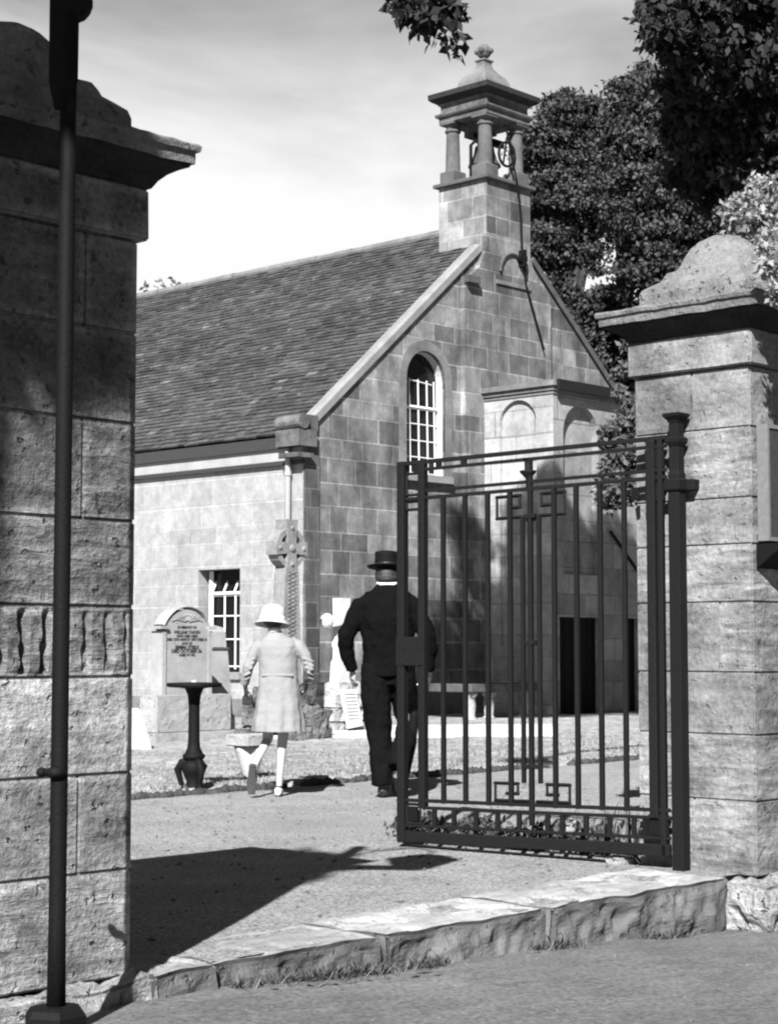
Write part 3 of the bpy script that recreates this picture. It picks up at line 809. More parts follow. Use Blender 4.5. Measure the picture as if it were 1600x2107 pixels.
# planting behind the foot of the gate
for k, (px, py, h, n) in enumerate(((1212, 1700, .30, 12), (1250, 1700, .34, 14), (1298, 1705, .36, 16))):
    c = W(px, py, u=8.3 if k < 3 else 8.4); c.z = 0
    sp = [(c.x+random.gauss(0,.02), c.y+random.gauss(0,.02), 0) for _ in range(n)]
    tag(blades('iris_plant', sp, M['iris'], (h*.6, h), .007, 20+k, .12), ['short upright iris leaves behind the gate, leftmost of three clumps', 'upright iris leaves behind the gate, middle of three clumps', 'upright iris leaves behind the gate, nearest the right pier'][k], 'plant', 'iris clumps behind the gate')
for k, (px, r, lab) in enumerate(((860, .16, 'low leafy plant behind the free end of the gate'), (985, .14, 'low leafy plant behind the middle of the gate foot'), (1110, .17, 'low leafy plant behind the middle bars of the gate'), (1225, .13, 'low leafy plant behind the gate near the iris leaves'))):
    c = W(px, 1690, u=8.25); c.z = 0
    t = thing('low_plant', lab, 'plant', c, 'low plants behind the gate')
    leaves('foliage', [((c.x, c.y, .07), (r*1.4, r, .09), 1)], M['leaf_far'], t, .045, 420, (0, 1), seed=60+k)
    bm = NEW()
    for q in range(7):
        a = q*.9; e = c+Vector((math.cos(a)*r*.8, math.sin(a)*r*.6, .11)); tube(bm, [c+Vector((0,0,-.02)), (c+e)/2+Vector((0,0,.03)), e], .005, 5)
    obj('stem', bm, M['bark'], t)
for k, (px, py, s) in enumerate(((1285, 1768, .11), (1010, 1702, .08), (1180, 1700, .09))):
    c = W(px, py, z=.03)
    tag(stonelump('rock', (c.x-s, c.y-s*.6, -.05), (c.x+s, c.y+s*.6, .05), ['small pale stone at the foot of the gate near its post', 'small stone among plants behind the middle of the gate', 'small stone among plants behind the right of the gate'][k], 'stone', M['footing'], 70+k, .02, .03), ['small pale stone at the foot of the gate near its post', 'small stone among plants behind the middle of the gate', 'small stone among plants behind the right of the gate'][k], 'stone', 'small stones around the gate')
# ================================================================ the church
CX, CY, CW, CL = 19.6, 20.1, 10.0, 18.0
AX = 24.6; EZ = 4.46; RZ = 8.66
ch = thing('church', 'small stone church with slated roof, belfry and gable porch', 'church', (AX, CY, 0))
side = lambda a, b, d: Vector((CX+d, a, b))
gab = lambda a, b, d: Vector((a, CY+d, b))
bm = NEW(); holed(bm, [(CY, -.2), (CY+CL, -.2), (CY+CL, EZ), (CY, EZ)], [[(21.545, .77), (22.56, .77), (22.56, 2.44), (21.545, 2.44)]], side, .28)
obj('side_wall', bm, M['wall_side'], ch)
bm = NEW()
holed(bm, [(CX, -.2), (CX+CW, -.2), (CX+CW, EZ), (AX, RZ), (CX, EZ)], [arch(21.975, 22.95, 4.05, 5.66)], gab, .34)
A = [bm.verts.new((a, CY+CL, b)) for a, b in ((CX, -.2), (CX+CW, -.2), (CX+CW, EZ), (AX, RZ), (CX, EZ))]; bm.faces.new(A)
A = [bm.verts.new((CX+CW, a, b)) for a, b in ((CY, -.2), (CY+CL, -.2), (CY+CL, EZ), (CY, EZ))]; bm.faces.new(A)
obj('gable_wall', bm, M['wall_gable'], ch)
# dressed margin round the gable window and up the corner
bm = NEW()
oa = arch(21.80, 23.12, 3.93, 5.66, 18); ia = arch(21.975, 22.95, 4.05, 5.66, 18)
n = len(oa)
f = lambda p, d: Vector((p[0], CY+d, p[1]))
o1 = [bm.verts.new(f(p, -.012)) for p in oa]; i1 = [bm.verts.new(f(p, -.012)) for p in ia]; o0 = [bm.verts.new(f(p, .02)) for p in oa]; i0 = [bm.verts.new(f(p, .02)) for p in ia]
for k in range(n):
    m = (k+1) % n
    bm.faces.new((o1[k], o1[m], i1[m], i1[k])); bm.faces.new((o1[k], o1[m], o0[m], o0[k])); bm.faces.new((i1[k], i1[m], i0[m], i0[k]))
obj('window_surround', bm, M['trim'], ch)
# interior darkness behind the openings
# roof slates, laid in courses
def slope(name, sgn):
    bm = NEW(); tl = bm.verts.layers.float.new('tint')
    e = Vector((AX-sgn*5.10, 0, EZ+.04)); r = Vector((AX-sgn*.02, 0, RZ+.06)); L = (r-e).length; t = (r-e)/L; nn = Vector((-sgn*t.z, 0, abs(t.x))).normalized()
    rows = 54; y0, y1 = CY+.20, CY+CL+.1
    for j in range(rows):
        s0 = L*j/rows; s1 = L*(j+1)/rows + .04; y = y0 - random.uniform(0, .3)
        while y < y1:
            w = random.uniform(.14, .30); a, b = max(y, y0), min(y+w-.006, y1)
            if b > a+.02:
                lift = random.uniform(.022, .042); c = random.uniform(.03, .062)
                if random.random() < .03: c *= 1.7
                ds = random.uniform(-.012, .012)
                P = [e+t*(s0+ds)+nn*lift+Vector((0,a,0)), e+t*(s0+ds)+nn*lift+Vector((0,b,0)), e+t*s1+nn*.008+Vector((0,b,0)), e+t*s1+nn*.008+Vector((0,a,0)), e+t*(s0+ds)+Vector((0,a,0)), e+t*(s0+ds)+Vector((0,b,0))]
                v = [bm.verts.new(p) for p in P]
                for q in v: q[tl] = c
                bm.faces.new((v[0], v[1], v[2], v[3])); bm.faces.new((v[4], v[5], v[1], v[0])); bm.faces.new((v[4], v[0], v[3])); bm.faces.new((v[1], v[5], v[2]))
            y += w
    return obj(name, bm, M['slate'], ch)
slope('roof_slope', 1); slope('roof_slope', -1)
bm = NEW()
for k in range(36):
    y = CY+.9 + k*.48; rr = .085 + random.uniform(-.006, .006)
    tube(bm, [(AX, y, RZ+.085), (AX, y+.47, RZ+.085)], (rr), 10)
obj('ridge', bm, M['trim'], ch)
# eaves: gutter, frieze, string course
bm = NEW(); box(bm, (CX-.09, CY+.24, 4.29), (CX-.004, CY+CL, 4.47)); obj('gutter', bm, M['gutter'], ch)
bm = NEW(); box(bm, (CX-.035, CY+.02, 4.10), (CX-.002, CY+CL, 4.295)); obj('frieze', bm, M['band'], ch)
bm = NEW(); box(bm, (CX-.07, CY-.03, 4.03), (CX-.002, CY+CL, 4.096)); obj('string_course', bm, M['gutter'], ch)  # near-black colour includes the shadow cast below the moulding
# gable copings
def coping(name, sgn, u0, z0, u1, z1, mat):
    bm = NEW(); d = Vector((u1-u0, 0, z1-z0)).normalized(); nn = Vector((-d.z, 0, d.x)); nn = nn if nn.z > 0 else -nn
    p = Vector((u0, 0, z0)); q = Vector((u1, 0, z1))
    pr = [(CY-.05, .02), (CY-.05, .13), (CY+.02, .16), (CY+.17, .15), (CY+.22, .11), (CY+.22, -.02)]
    A = [bm.verts.new(p + nn*b + Vector((0, a, 0))) for a, b in pr]; B = [bm.verts.new(q + nn*b + Vector((0, a, 0))) for a, b in pr]
    bm.faces.new(A); bm.faces.new(B[::-1])
    for i in range(len(pr)): bm.faces.new((A[i], B[i], B[(i+1) % len(pr)], A[(i+1) % len(pr)]))
    return obj(name, bm, M[mat], ch)
coping('coping', 1, CX+.12, EZ+.10, 23.90, 8.08, 'trim_pale'); coping('coping', -1, CX+CW-.12, EZ+.10, 25.27, 8.10, 'trim_dark')  # left coping coloured pale as sunlit, right one dark as shaded
for sg, x in ((1, CX), (-1, CX+CW)):
    bm = NEW(); box(bm, (x-.20, CY-.10, 4.30) if sg > 0 else (x-.2, CY-.10, 4.30), (x+.20, CY+.42, 4.56))
    box(bm, (x-.24, CY-.13, 4.12), (x+.1, CY+.30, 4.19)); tube(bm, [(x-.10*sg, CY-.12, 4.68), (x-.10*sg, CY+.44, 4.68)], .115, 14)
    box(bm, (x-.04, CY-.06, 4.56), (x+.26, CY+.40, 4.80))
    obj('skewputt', bm, M['cap_dark'], ch)
bm = NEW(); box(bm, (CX+.02, CY-.02, -.2), (CX+.34, CY+.02, 4.35)); obj('corner_quoins', bm, M['quoin'], ch)
bm = NEW(); box(bm, (CX-.06, CY-.06, -.2), (CX+CW+.05, CY-.004, .42)); box(bm, (CX-.08, CY-.02, -.2), (CX-.004, CY+CL, .35)); obj('plinth', bm, M['trim'], ch)
# breast carrying the bellcote
U0, U1, V0, V1 = 23.95, 25.17, 20.0, 21.11
BX, BY = (U0+U1)/2, (V0+V1)/2
bm = NEW()
prism(bm, [(23.36, -.2), (25.76, -.2), (25.76, 7.50), (25.60, 7.58), (25.40, 7.74), (25.25, 7.98), (U1, 8.2), (U1, 8.4), (U0, 8.4), (U0, 8.2), (23.87, 7.98), (23.72, 7.74), (23.52, 7.60), (23.36, 7.55)], gab, -.10, -.004)
obj('gable_breast', bm, M['wall_gable'], ch)
bm = NEW(); box(bm, (23.34, CY-.22, 7.44), (23.64, CY-.102, 7.56)); obj('corbel', bm, M['trim_dark'], ch)
for u in (U0, U1):
    bm = NEW(); A = [bm.verts.new((u, y, z)) for y, z in ((V0, 8.401), (V0, 9.38), (V1, 9.38), (V1, 7.6), (20.1, 7.6), (20.1, 8.401))]; bm.faces.new(A)
    obj('bellcote_side', bm, M['bel_side'], ch)
for y in (V0, V1):
    bm = NEW(); A = [bm.verts.new(p) for p in ((U0, y, 8.401 if y < 20.5 else 7.6), (U1, y, 8.401 if y < 20.5 else 7.6), (U1, y, 9.38), (U0, y, 9.38))]; bm.faces.new(A)
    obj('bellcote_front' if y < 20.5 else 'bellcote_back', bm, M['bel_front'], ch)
bm = NEW(); box(bm, (U0-.08, V0-.08, 9.382), (U1+.08, V1+.08, 9.45)); obj('bellcote_ledge', bm, M['trim_dark'], ch, bevel=.015)
for sx in (-1, 1):
    for sy in (-1, 1):
        c = (BX+sx*.43, BY+sy*.375, 0); bm = NEW()
        lathe(bm, [(.165, 9.452), (.165, 9.66), (.15, 9.68)], c, sq=True)
        lathe(bm, [(.145, 9.68), (.135, 9.72), (.13, 9.95), (.118, 10.36), (.118, 10.40), (.145, 10.41), (.145, 10.445), (.118, 10.455), (.12, 10.50), (.15, 10.53)], c, 18)
        lathe(bm, [(.17, 10.532), (.17, 10.568)], c, sq=True)
        obj('column', bm, M['column'], ch, smooth=False)
def sqr(prof, mat, name, k=1.0):
    T = Matrix.Translation((BX, BY, 0)) @ Matrix.Diagonal((1, .93, 1, 1)); bm = NEW(); lathe(bm, prof, (0, 0, 0), sq=True, M4=T); return obj(name, bm, M[mat], ch)
sqr([(.60, 10.57), (.60, 10.66), (.64, 10.67), (.66, 10.70), (.66, 10.73), (.58, 10.735), (.575, 10.87), (.60, 10.89), (.62, 10.915)], 'cap_dark', 'entablature')
sqr([(.62, 10.917), (.66, 10.94), (.70, 10.96), (.745, 11.0), (.75, 11.09), (.73, 11.10)], 'cornice_shade', 'bellcote_cornice')
sqr([(.70, 11.102), (.66, 11.13), (.40, 11.20), (.36, 11.24), (.34, 11.33), (.29, 11.43), (.19, 11.52), (.13, 11.60), (.105, 11.66), (.105, 11.72), (.13, 11.735), (.13, 11.76), (.06, 11.77)], 'trim', 'bellcote_roof')
bm = NEW(); lathe(bm, [(.05, 11.765), (.05, 11.80), (.10, 11.83), (.15, 11.91), (.13, 11.98), (.08, 12.03), (.06, 12.05), (.02, 12.06)], (BX, BY, 0), 12)
for k in range(4):
    a = math.pi/2*k+.4; ball(bm, (BX+.13*math.cos(a), BY+.13*math.sin(a), 11.93), .055, seg=8, ring=6)
obj('finial', bm, M['cap_dark'], ch)
bm = NEW(); lathe(bm, [(.30, 9.80), (.29, 9.83), (.23, 9.92), (.19, 10.05), (.17, 10.16), (.10, 10.22), (.04, 10.24)], (BX, BY, 0), 20); be = obj('bell', bm, M['bronze'], ch, smooth=True)
bm = NEW(); box(bm, (BX-.5, BY-.05, 10.24), (BX+.5, BY+.05, 10.36)); obj('headstock', bm, M['iron'], be)
bm = NEW()
cc = Vector((BX+.12, BY-.42, 9.98)); ring = [cc+Vector((.16*math.cos(a), -.05*math.cos(a), .22*math.sin(a))) for a in lin(0, 2*math.pi, 20)]
tube(bm, ring, .025, 6); obj('bell_wheel', bm, M['iron'], be); bm = NEW(); tube(bm, [cc+Vector((-.1,0,-.2)), cc+Vector((0,0,.3))], .018); tube(bm, [cc+Vector((.15,-.05,.05)), cc+Vector((.02,0,.35))], .018); tube(bm, [(24.12, 20.5, 9.45), (24.12, 20.5, 10.1), (24.3, 20.5, 10.25)], .03)
obj('bell_lever', bm, M['iron'], be)
bm = NEW(); ps = [W(1042, 268, v=19.86), W(1052, 320, v=19.86), W(1066, 388, v=19.86), W(1071, 450, v=19.93), W(1073, 525, v=19.94), W(1083, 590, v=19.94), W(1119, 720, v=19.94)]
tube(bm, ps, .019, 6); obj('bell_chain', bm, M['iron'], ch)
bm = NEW(); P = W(1074, 532, v=19.94); tube(bm, [P+Vector((0,-.05,0)), P+Vector((0,.05,0))], .095, 14); box(bm, (P.x-.03, P.y-.08, P.z-.15), (P.x+.03, P.y+.08, P.z+.15)); obj('pulley', bm, M['iron'], ch)
# round hood tube, drawing the niche's shadow line in dark colour
def shadow_arc(name, c, r, y, rad, mat, side=False, legs=0):
    bm = NEW(); pts = []
    for k in range(17):
        a = math.pi*k/16; q = r*math.cos(a)
        pts.append(Vector((c[0]+q, y, c[1]+r*math.sin(a))) if not side else Vector((y, c[0]+q, c[1]+r*math.sin(a))))
    if legs: pts = [pts[0]-Vector((0,0,legs))]+pts+[pts[-1]-Vector((0,0,legs))]
    tube(bm, pts, rad, 6); return obj(name, bm, M[mat], ch)
shadow_arc('niche_shadow_arc', (24.66, 7.78), .36, CY-.12, .03, 'trim_dark')
bm = NEW(); box(bm, (24.2, CY-.13, 7.55), (25.15, CY-.102, 7.62)); obj('niche_sill', bm, M['trim'], ch)
# gable window
w = NEW(); prism(w, arch(21.98, 22.945, 4.06, 5.66), gab, .20, .23); gw = obj('arched_window', w, M['glass'], ch)
bm = NEW()
y = CY+.17
def wb(a0, z0, a1, z1, r=.016): tube(bm, [(a0, y, z0), (a1, y, z1)], r, 4)
for a in (22.06, 22.26, 22.48, 22.70, 22.88): wb(a, 4.07, a-(.03 if a > 22.2 else 0), 5.20 if a in (22.06,) else 5.68, .015)
for z in (4.09, 4.36, 4.64, 4.92): wb(22.0, z, 22.92, z, .012)
wb(22.0, 5.20, 22.92, 5.20, .034)
wb(22.22, 5.66, 22.8, 5.62, .013)
obj('window_bars', bm, M['whitepaint'], gw)
bm = NEW(); pts = arch(21.99, 22.935, 4.06, 5.66)
for p, q in list(zip(pts, pts[1:])):
    if p[0] < 22.46 and q[0] < 22.46: continue  # only the right, sunlit side gets the pale strips
    if p == (21.99, 4.06): continue
    A = [bm.verts.new(v) for v in (gab(p[0], p[1], .05), gab(q[0], q[1], .05), gab(q[0], q[1], .195), gab(p[0], p[1], .195))]; bm.faces.new(A)
obj('lit_window_reveal', bm, M['reveal'], gw)
bm = NEW(); box(bm, (21.85, CY-.10, 3.93), (23.06, CY+.05, 4.045)); obj('sill', bm, M['trim_pale'], gw)
# low side window with a tilted hopper
w = NEW(); prism(w, [(21.55, .78), (22.555, .78), (22.555, 2.43), (21.55, 2.43)], side, .25, .27); sw = obj('side_window', w, M['glass'], ch)
bm = NEW()
xx = CX+.21
def sb(a0, z0, a1, z1, r=.016, dx=0, dx2=None):
    tube(bm, [(xx+dx, a0, z0), (xx+(dx if dx2 is None else dx2), a1, z1)], r, 4)
for a in (21.62, 21.88, 22.14): sb(a, .82, a, 2.02, .018)
sb(22.47, .82, 22.47, 2.42, .05); sb(21.57, .82, 21.57, 2.05, .03)
for z in (.86, 1.30, 1.68): sb(21.57, z, 22.5, z, .014)
sb(21.57, 2.04, 22.5, 2.04, .04)
obj('window_bars', bm, M['whitepaint'], sw)
bm = NEW()
for a in (21.62, 21.88, 22.14, 22.42): sb(a, 2.07, a-.02, 2.40, .02, -.03, .12)
tube(bm, [(xx+.12, 21.58, 2.40), (xx+.12, 22.44, 2.40)], .02, 4); obj('hopper_light', bm, M['whitepaint'], sw)
bm = NEW(); box(bm, (CX-.06, 21.50, .66), (CX+.24, 22.60, .765)); obj('sill', bm, M['trim_pale'], sw)
# downpipe
dp = W(613, 1100, u=19.5)
bm = NEW(); tube(bm, [(CX-.085, 20.36, 4.29), (CX-.085, 20.36, 4.20), (CX-.085, 20.36, 3.95), (CX-.085, 20.36, -.1)], .048, 10); pp = obj('downpipe', bm, M['pipe'], ch, smooth=True)
for z in (3.85, 2.85, 1.9, .9):
    bm = NEW(); tube(bm, [(CX-.085, 20.36, z), (CX-.085, 20.36, z+.07)], .062, 10); obj('pipe_collar', bm, M['pipe'], pp)
# porch
PX0, PX1, PY0, PY1, PZ = 23.87, 26.35, 18.5, 19.84, 5.42
bm = NEW(); holed(bm, [(PX0, -.2), (PX1, -.2), (PX1, PZ), (PX0, PZ)], [arch(24.14, 25.12, 2.4, 4.80), [(24.0, .0), (25.13, .0), (25.13, 1.68), (24.0, 1.68)], [(25.86, .0), (26.28, .0), (26.28, 1.68), (25.86, 1.68)]], lambda a, b, d: Vector((a, PY0+d, b)), .16)
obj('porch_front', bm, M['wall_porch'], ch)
bm = NEW(); prism(bm, arch(24.13, 25.13, 2.39, 4.80), lambda a, b, d: Vector((a, PY0+d, b)), .13, .155); obj('blind_arch', bm, M['wall_porch'], ch)
bm = NEW(); holed(bm, [(PY0, -.2), (20.098, -.2), (20.098, PZ), (PY0, PZ)], [arch(18.86, 19.66, 1.2, 4.98)], lambda a, b, d: Vector((PX0+d, a, b)), .12); 
A = [bm.verts.new(p) for p in ((PX1, PY0, -.2), (PX1, 20.1, -.2), (PX1, 20.1, PZ), (PX1, PY0, PZ))]; bm.faces.new(A)
obj('porch_side', bm, M['wall_porch_side'], ch)
bm = NEW(); prism(bm, arch(18.85, 19.67, 1.19, 4.98), lambda a, b, d: Vector((PX0+d, a, b)), .07, .11); obj('blind_arch', bm, M['wall_porch_side'], ch)
bm = NEW(); box(bm, (PX0-.02, PY0-.02, PZ+.002), (PX1+.02, 20.09, PZ+.06)); box(bm, (PX0-.05, PY0-.05, PZ+.062), (PX1+.05, 20.09, PZ+.13)); box(bm, (PX0-.10, PY0-.09, PZ+.132), (PX1+.10, 20.09, PZ+.22)); obj('porch_cornice', bm, M['trim'], ch)
bm = NEW(); box(bm, (PX0-.02, PY0-.15, PZ+.06), (PX1+.1, PY0-.092, PZ+.235)); obj('porch_gutter', bm, M['porch_iron'], ch)
for k, (a, b) in enumerate(((24.0, 25.13), (25.86, 26.28))):
    bm = NEW(); box(bm, (a+.01, PY0+.10, 0), (b-.01, PY0+.15, 1.67))
    for q in lin(a+.05, b-.05, 5 if k == 0 else 2): box(bm, (q-.008, PY0+.092, .02), (q+.008, PY0+.1, 1.65))
    d = obj('door', bm, M['iron'], ch)
    bm = NEW(); ball(bm, (a+.12, PY0+.07, .85), .03); obj('handle', bm, M['iron'], d)
bm = NEW(); tube(bm, [W(1256, 1094, v=18.42), W(1312, 1176, v=18.42)], .03, 8); obj('waste_pipe', bm, M['iron'], ch)
bm = NEW(); tube(bm, [W(1279, 1165, v=18.42), W(1281, 1262, v=18.42)], .022, 8); obj('waste_pipe', bm, M['pipe'], ch)

# ================================================================ monuments
# arched headstone with inscription
hb = W(322, 1532, z=0.03)
bx, by = hb.x, hb.y
t = thing('headstone', 'large arched headstone with blackened inscription on a stepped base', 'headstone', (bx+.5, by+.15, 0))
bm = NEW(); rock_box(bm, (bx-.06, by-.05, -.1), (bx+1.26, by+.38, .16), .05, .006, seed=3); rock_box(bm, (bx, by, .16), (bx+1.17, by+.32, .60), .05, .008, seed=5); obj('base', bm, M['grave_base'], t)
hx0 = W(332, 1400, v=by+.07).x; hx1 = hx0+.78; cy0, cy1 = by+.07, by+.25
def seg_arch(x0, x1, zs, rise, z0, n=14):
    c = (x0+x1)/2; h = (x1-x0)/2; R = (h*h+rise*rise)/(2*rise); a0 = math.asin(h/R)
    return [(x0, z0), (x1, z0)] + [(c+R*math.sin(a0-2*a0*i/n), zs-(R-rise)+R*math.cos(a0-2*a0*i/n)) for i in range(n+1)]
bm = NEW(); pts = seg_arch(hx0+.06, hx1-.06, 1.42, .20, .60)
prism(bm, pts, lambda a, b, d: Vector((a, d, b)), cy0, cy1); obj('tablet', bm, M['grave'], t)
bm = NEW(); prism(bm, [(hx0, .602), (hx0+.058, .602), (hx0+.058, 1.36), (hx0, 1.36)], lambda a, b, d: Vector((a, d, b)), cy0-.015, cy1+.01); obj('side_shaft', bm, M['grave'], t); bm = NEW()
prism(bm, [(hx1-.058, .602), (hx1, .602), (hx1, 1.36), (hx1-.058, 1.36)], lambda a, b, d: Vector((a, d, b)), cy0-.015, cy1+.01); obj('side_shaft', bm, M['grave'], t)
bm = NEW(); A = seg_arch(hx0+.03, hx1-.03, 1.43, .225, 1.43)[2:]
tube(bm, [(a, (cy0+cy1)/2, b) for a, b in A], [(.11, .022)]*len(A), 8, side=(0,1,0))
box(bm, (hx0-.05, cy0-.04, 1.385), (hx0+.075, cy1+.04, 1.42)); box(bm, (hx1-.075, cy0-.04, 1.385), (hx1+.05, cy1+.04, 1.42)); obj('moulding', bm, M['grave'], t)
LINES = [('IN MEMORY OF', 1291, .034), ('WILLIAM TAINSH', 1301, .043), ('WHO DIED HERE', 1309, .034), ('DIED 12TH MARCH 1877 AGED 61', 1316, .034), ('AND OF', 1324, .034), ('JEMIMA STEELE', 1332, .045), ('DIED OCTOBER 26.', 1340, .045), ('AGED 74 YRS', 1348, .034)]
def text_mesh(name, s, P, size, parent, mat, rot, ext=.002):
    cu = bpy.data.curves.new(name, 'FONT'); cu.body = s; cu.size = size; cu.align_x = 'CENTER'; cu.align_y = 'CENTER'; cu.extrude = ext; cu.offset = size*.02
    to = bpy.data.objects.new(name+'_src', cu); C.objects.link(to)
    dg = bpy.context.evaluated_depsgraph_get(); me = bpy.data.meshes.new_from_object(to.evaluated_get(dg)); C.objects.unlink(to); bpy.data.objects.remove(to)
    me.materials.clear(); me.materials.append(mat); me.transform(Matrix.Translation(P) @ Matrix.Rotation(rot, 4, 'Z') @ Matrix.Rotation(math.pi/2, 4, 'X'))
    o = bpy.data.objects.new(name, me); C.objects.link(o); o.parent = parent
    if parent.type == 'EMPTY': o.matrix_parent_inverse = Matrix.Translation(-parent.location)
    return o
for s, py, sz in LINES:
    P = W(381, py, v=cy0-.003); P.x = (hx0+hx1)/2; text_mesh('inscription', s, P, sz*1.25, t, M['letter'], 0)
bm = NEW(); c = Vector(((hx0+hx1)/2, cy0-.006, 1.47))
for k in range(9):
    a = .35+2.4*k/8; tube(bm, [c+Vector((.03*math.cos(a), 0, .02*math.sin(a))), c+Vector((.2*math.cos(a), 0, .1*math.sin(a)))], .008, 5)
tube(bm, [c+Vector((-.24, 0, .01)), c+Vector((0, 0, .09)), c+Vector((.24, 0, .01))], .006, 5)
obj('carved_leaves', bm, M['grave'], t)
# pier monument behind it
c = W(427, 1505, D=23.2); c.z = 0
t = thing('monument', 'plain grey tapered pillar monument behind the arched headstone', 'monument', c)
bm = NEW(); lathe(bm, [(.25, -.05), (.245, .3), (.225, .32), (.175, 1.16)], c, sq=True); obj('shaft', bm, M['grave'], t)
bm = NEW(); lathe(bm, [(.165, 1.17), (.155, 1.36), (.13, 1.42), (.05, 1.45)], c, sq=True); obj('cap', bm, M['grave'], t)
bm = NEW(); lathe(bm, [(.19, 1.14), (.19, 1.168)], c, sq=True); obj('collar', bm, M['trim_dark'], t)  # dark strip painted in for the shadow under the cap
# black pedestal table
c = W(398, 1636, z=0); 
t = thing('pedestal_table', 'black cast iron pedestal with round top standing on the gravel', 'pedestal', c)
bm = NEW(); lathe(bm, [(.19, .845), (.215, .85), (.22, .865), (.215, .88), (.05, .885)], c, 28); obj('top', bm, M['iron'], t, smooth=False)
bm = NEW(); lathe(bm, [(.075, .30), (.07, .33), (.052, .37), (.046, .42), (.044, .70), (.052, .78), (.075, .835), (.14, .845)], c, 20); obj('column', bm, M['iron'], t, smooth=True)
bm = NEW(); lathe(bm, [(.05, .26), (.088, .29), (.09, .31), (.07, .33), (.05, .335)], c, 20); obj('collar', bm, M['iron'], t, smooth=True)
for k in range(3):
    a = 2*math.pi*k/3 + .3; d = Vector((math.cos(a), math.sin(a), 0)); bm = NEW()
    tube(bm, [c+d*.03+Vector((0,0,.27)), c+d*.09+Vector((0,0,.255)), c+d*.125+Vector((0,0,.20)), c+d*.105+Vector((0,0,.12)), c+d*.09+Vector((0,0,.06)), c+d*.12+Vector((0,0,.02))], [.03, .035, .03, .022, .022, .025], 8)
    obj('leg', bm, M['iron'], t, smooth=True)
bm = NEW(); lathe(bm, [(.10, .01), (.085, .05), (.055, .10), (.085, .17), (.11, .23), (.075, .265), (.05, .28)], c, 16); obj('foot', bm, M['iron'], t, smooth=True)
bm = NEW(); tube(bm, [c+Vector((0,0,.886)), c+Vector((0,0,.90))], .025, 10); obj('plate', bm, M['marble'], t)
for k in range(4):
    q = c + Vector(((-.20, .05, 0), (.12, -.10, 0), (.02, -.16, 0), (.22, .02, 0))[k]); s = (.085, .08, .06, .06)[k]
    labs = ['flat grey stone left of the black pedestal foot', 'flat grey stone right of the black pedestal foot', 'flat grey stone in front of the black pedestal foot', 'smallest flat stone, far right of the black pedestal foot']
    stonelump('rock', (q.x-s, q.y-s, -.03), (q.x+s, q.y+s, .035), labs[k], 'stone', M['rock'], 80+k, .02, .02, 'flat stones around the pedestal foot')
# celtic cross on rockwork
c = W(588, 1500, D=22.3); c.z = 0
t = thing('celtic_cross', 'tall carved celtic cross on a rockwork base behind the girl', 'cross', c)
fx = c.x; fy = c.y
def bxp(bm, x0, x1, z0, z1, d0=-.13, d1=.13): box(bm, (fx+x0, fy+d0, z0), (fx+x1, fy+d1, z1))
bm = NEW(); prism(bm, [(-.17, .7), (.17, .7), (.115, 2.05), (.07, 2.32), (.26, 2.30), (.26, 2.47), (.07, 2.45), (.10, 2.74), (-.10, 2.74), (-.07, 2.45), (-.26, 2.47), (-.26, 2.30), (-.07, 2.32), (-.115, 2.05)][::-1], lambda a, b, d: Vector((fx+a, fy+d, b)), -.10, .10); obj('shaft', bm, M['cross_stone'], t)
bm = NEW(); N = 28; zc = 2.385
R = [[bm.verts.new((fx+r*math.cos(2*math.pi*k/N), fy+d, zc+r*math.sin(2*math.pi*k/N))) for k in range(N)] for r, d in ((.25, -.085), (.25, .085), (.185, .085), (.185, -.085))]
for a in range(4):
    for k in range(N): bm.faces.new((R[a][k], R[a][(k+1)%N], R[(a+1)%4][(k+1)%N], R[(a+1)%4][k]))
obj('ring', bm, M['cross_stone'], t)
bm = NEW()
for k in range(13):
    z = .8+k*.1; w_ = .10
    tube(bm, [(fx-w_*.7, fy-.103, z), (fx+w_*.7, fy-.103, z+.05), (fx-w_*.7, fy-.103, z+.1)], .007, 5); tube(bm, [(fx+w_*.7, fy-.103, z), (fx-w_*.7, fy-.103, z+.05), (fx+w_*.7, fy-.103, z+.1)], .007, 5)
ball(bm, (fx, fy-.10, zc), .05, 1, .5, 1)
for sx, sz in ((-.2, 0), (.2, 0), (0, .25), (0, -.2)): ball(bm, (fx+sx, fy-.10, zc+sz), .032, 1, .5, 1, 8, 6)
obj('knotwork', bm, M['cross_stone'], t)
bm = NEW()
random.seed(12)
for k in range(26):
    lv = k//9; a = random.uniform(0, 6.28); r = (.55, .42, .28)[min(lv, 2)]*random.uniform(.6, 1.1); s = random.uniform(.11, .2)
    q = Vector((fx+r*math.cos(a), fy+r*.8*math.sin(a), .10+lv*.22+random.uniform(-.05, .05)))
    rock_box(bm, q-Vector((s, s*.8, s*.7)), q+Vector((s, s*.8, s*.7)), .05, .03, joint=.02, pull=.03, style='rough', seed=100+k, margin=.05)
obj('rockwork_base', bm, M['rock'], t)
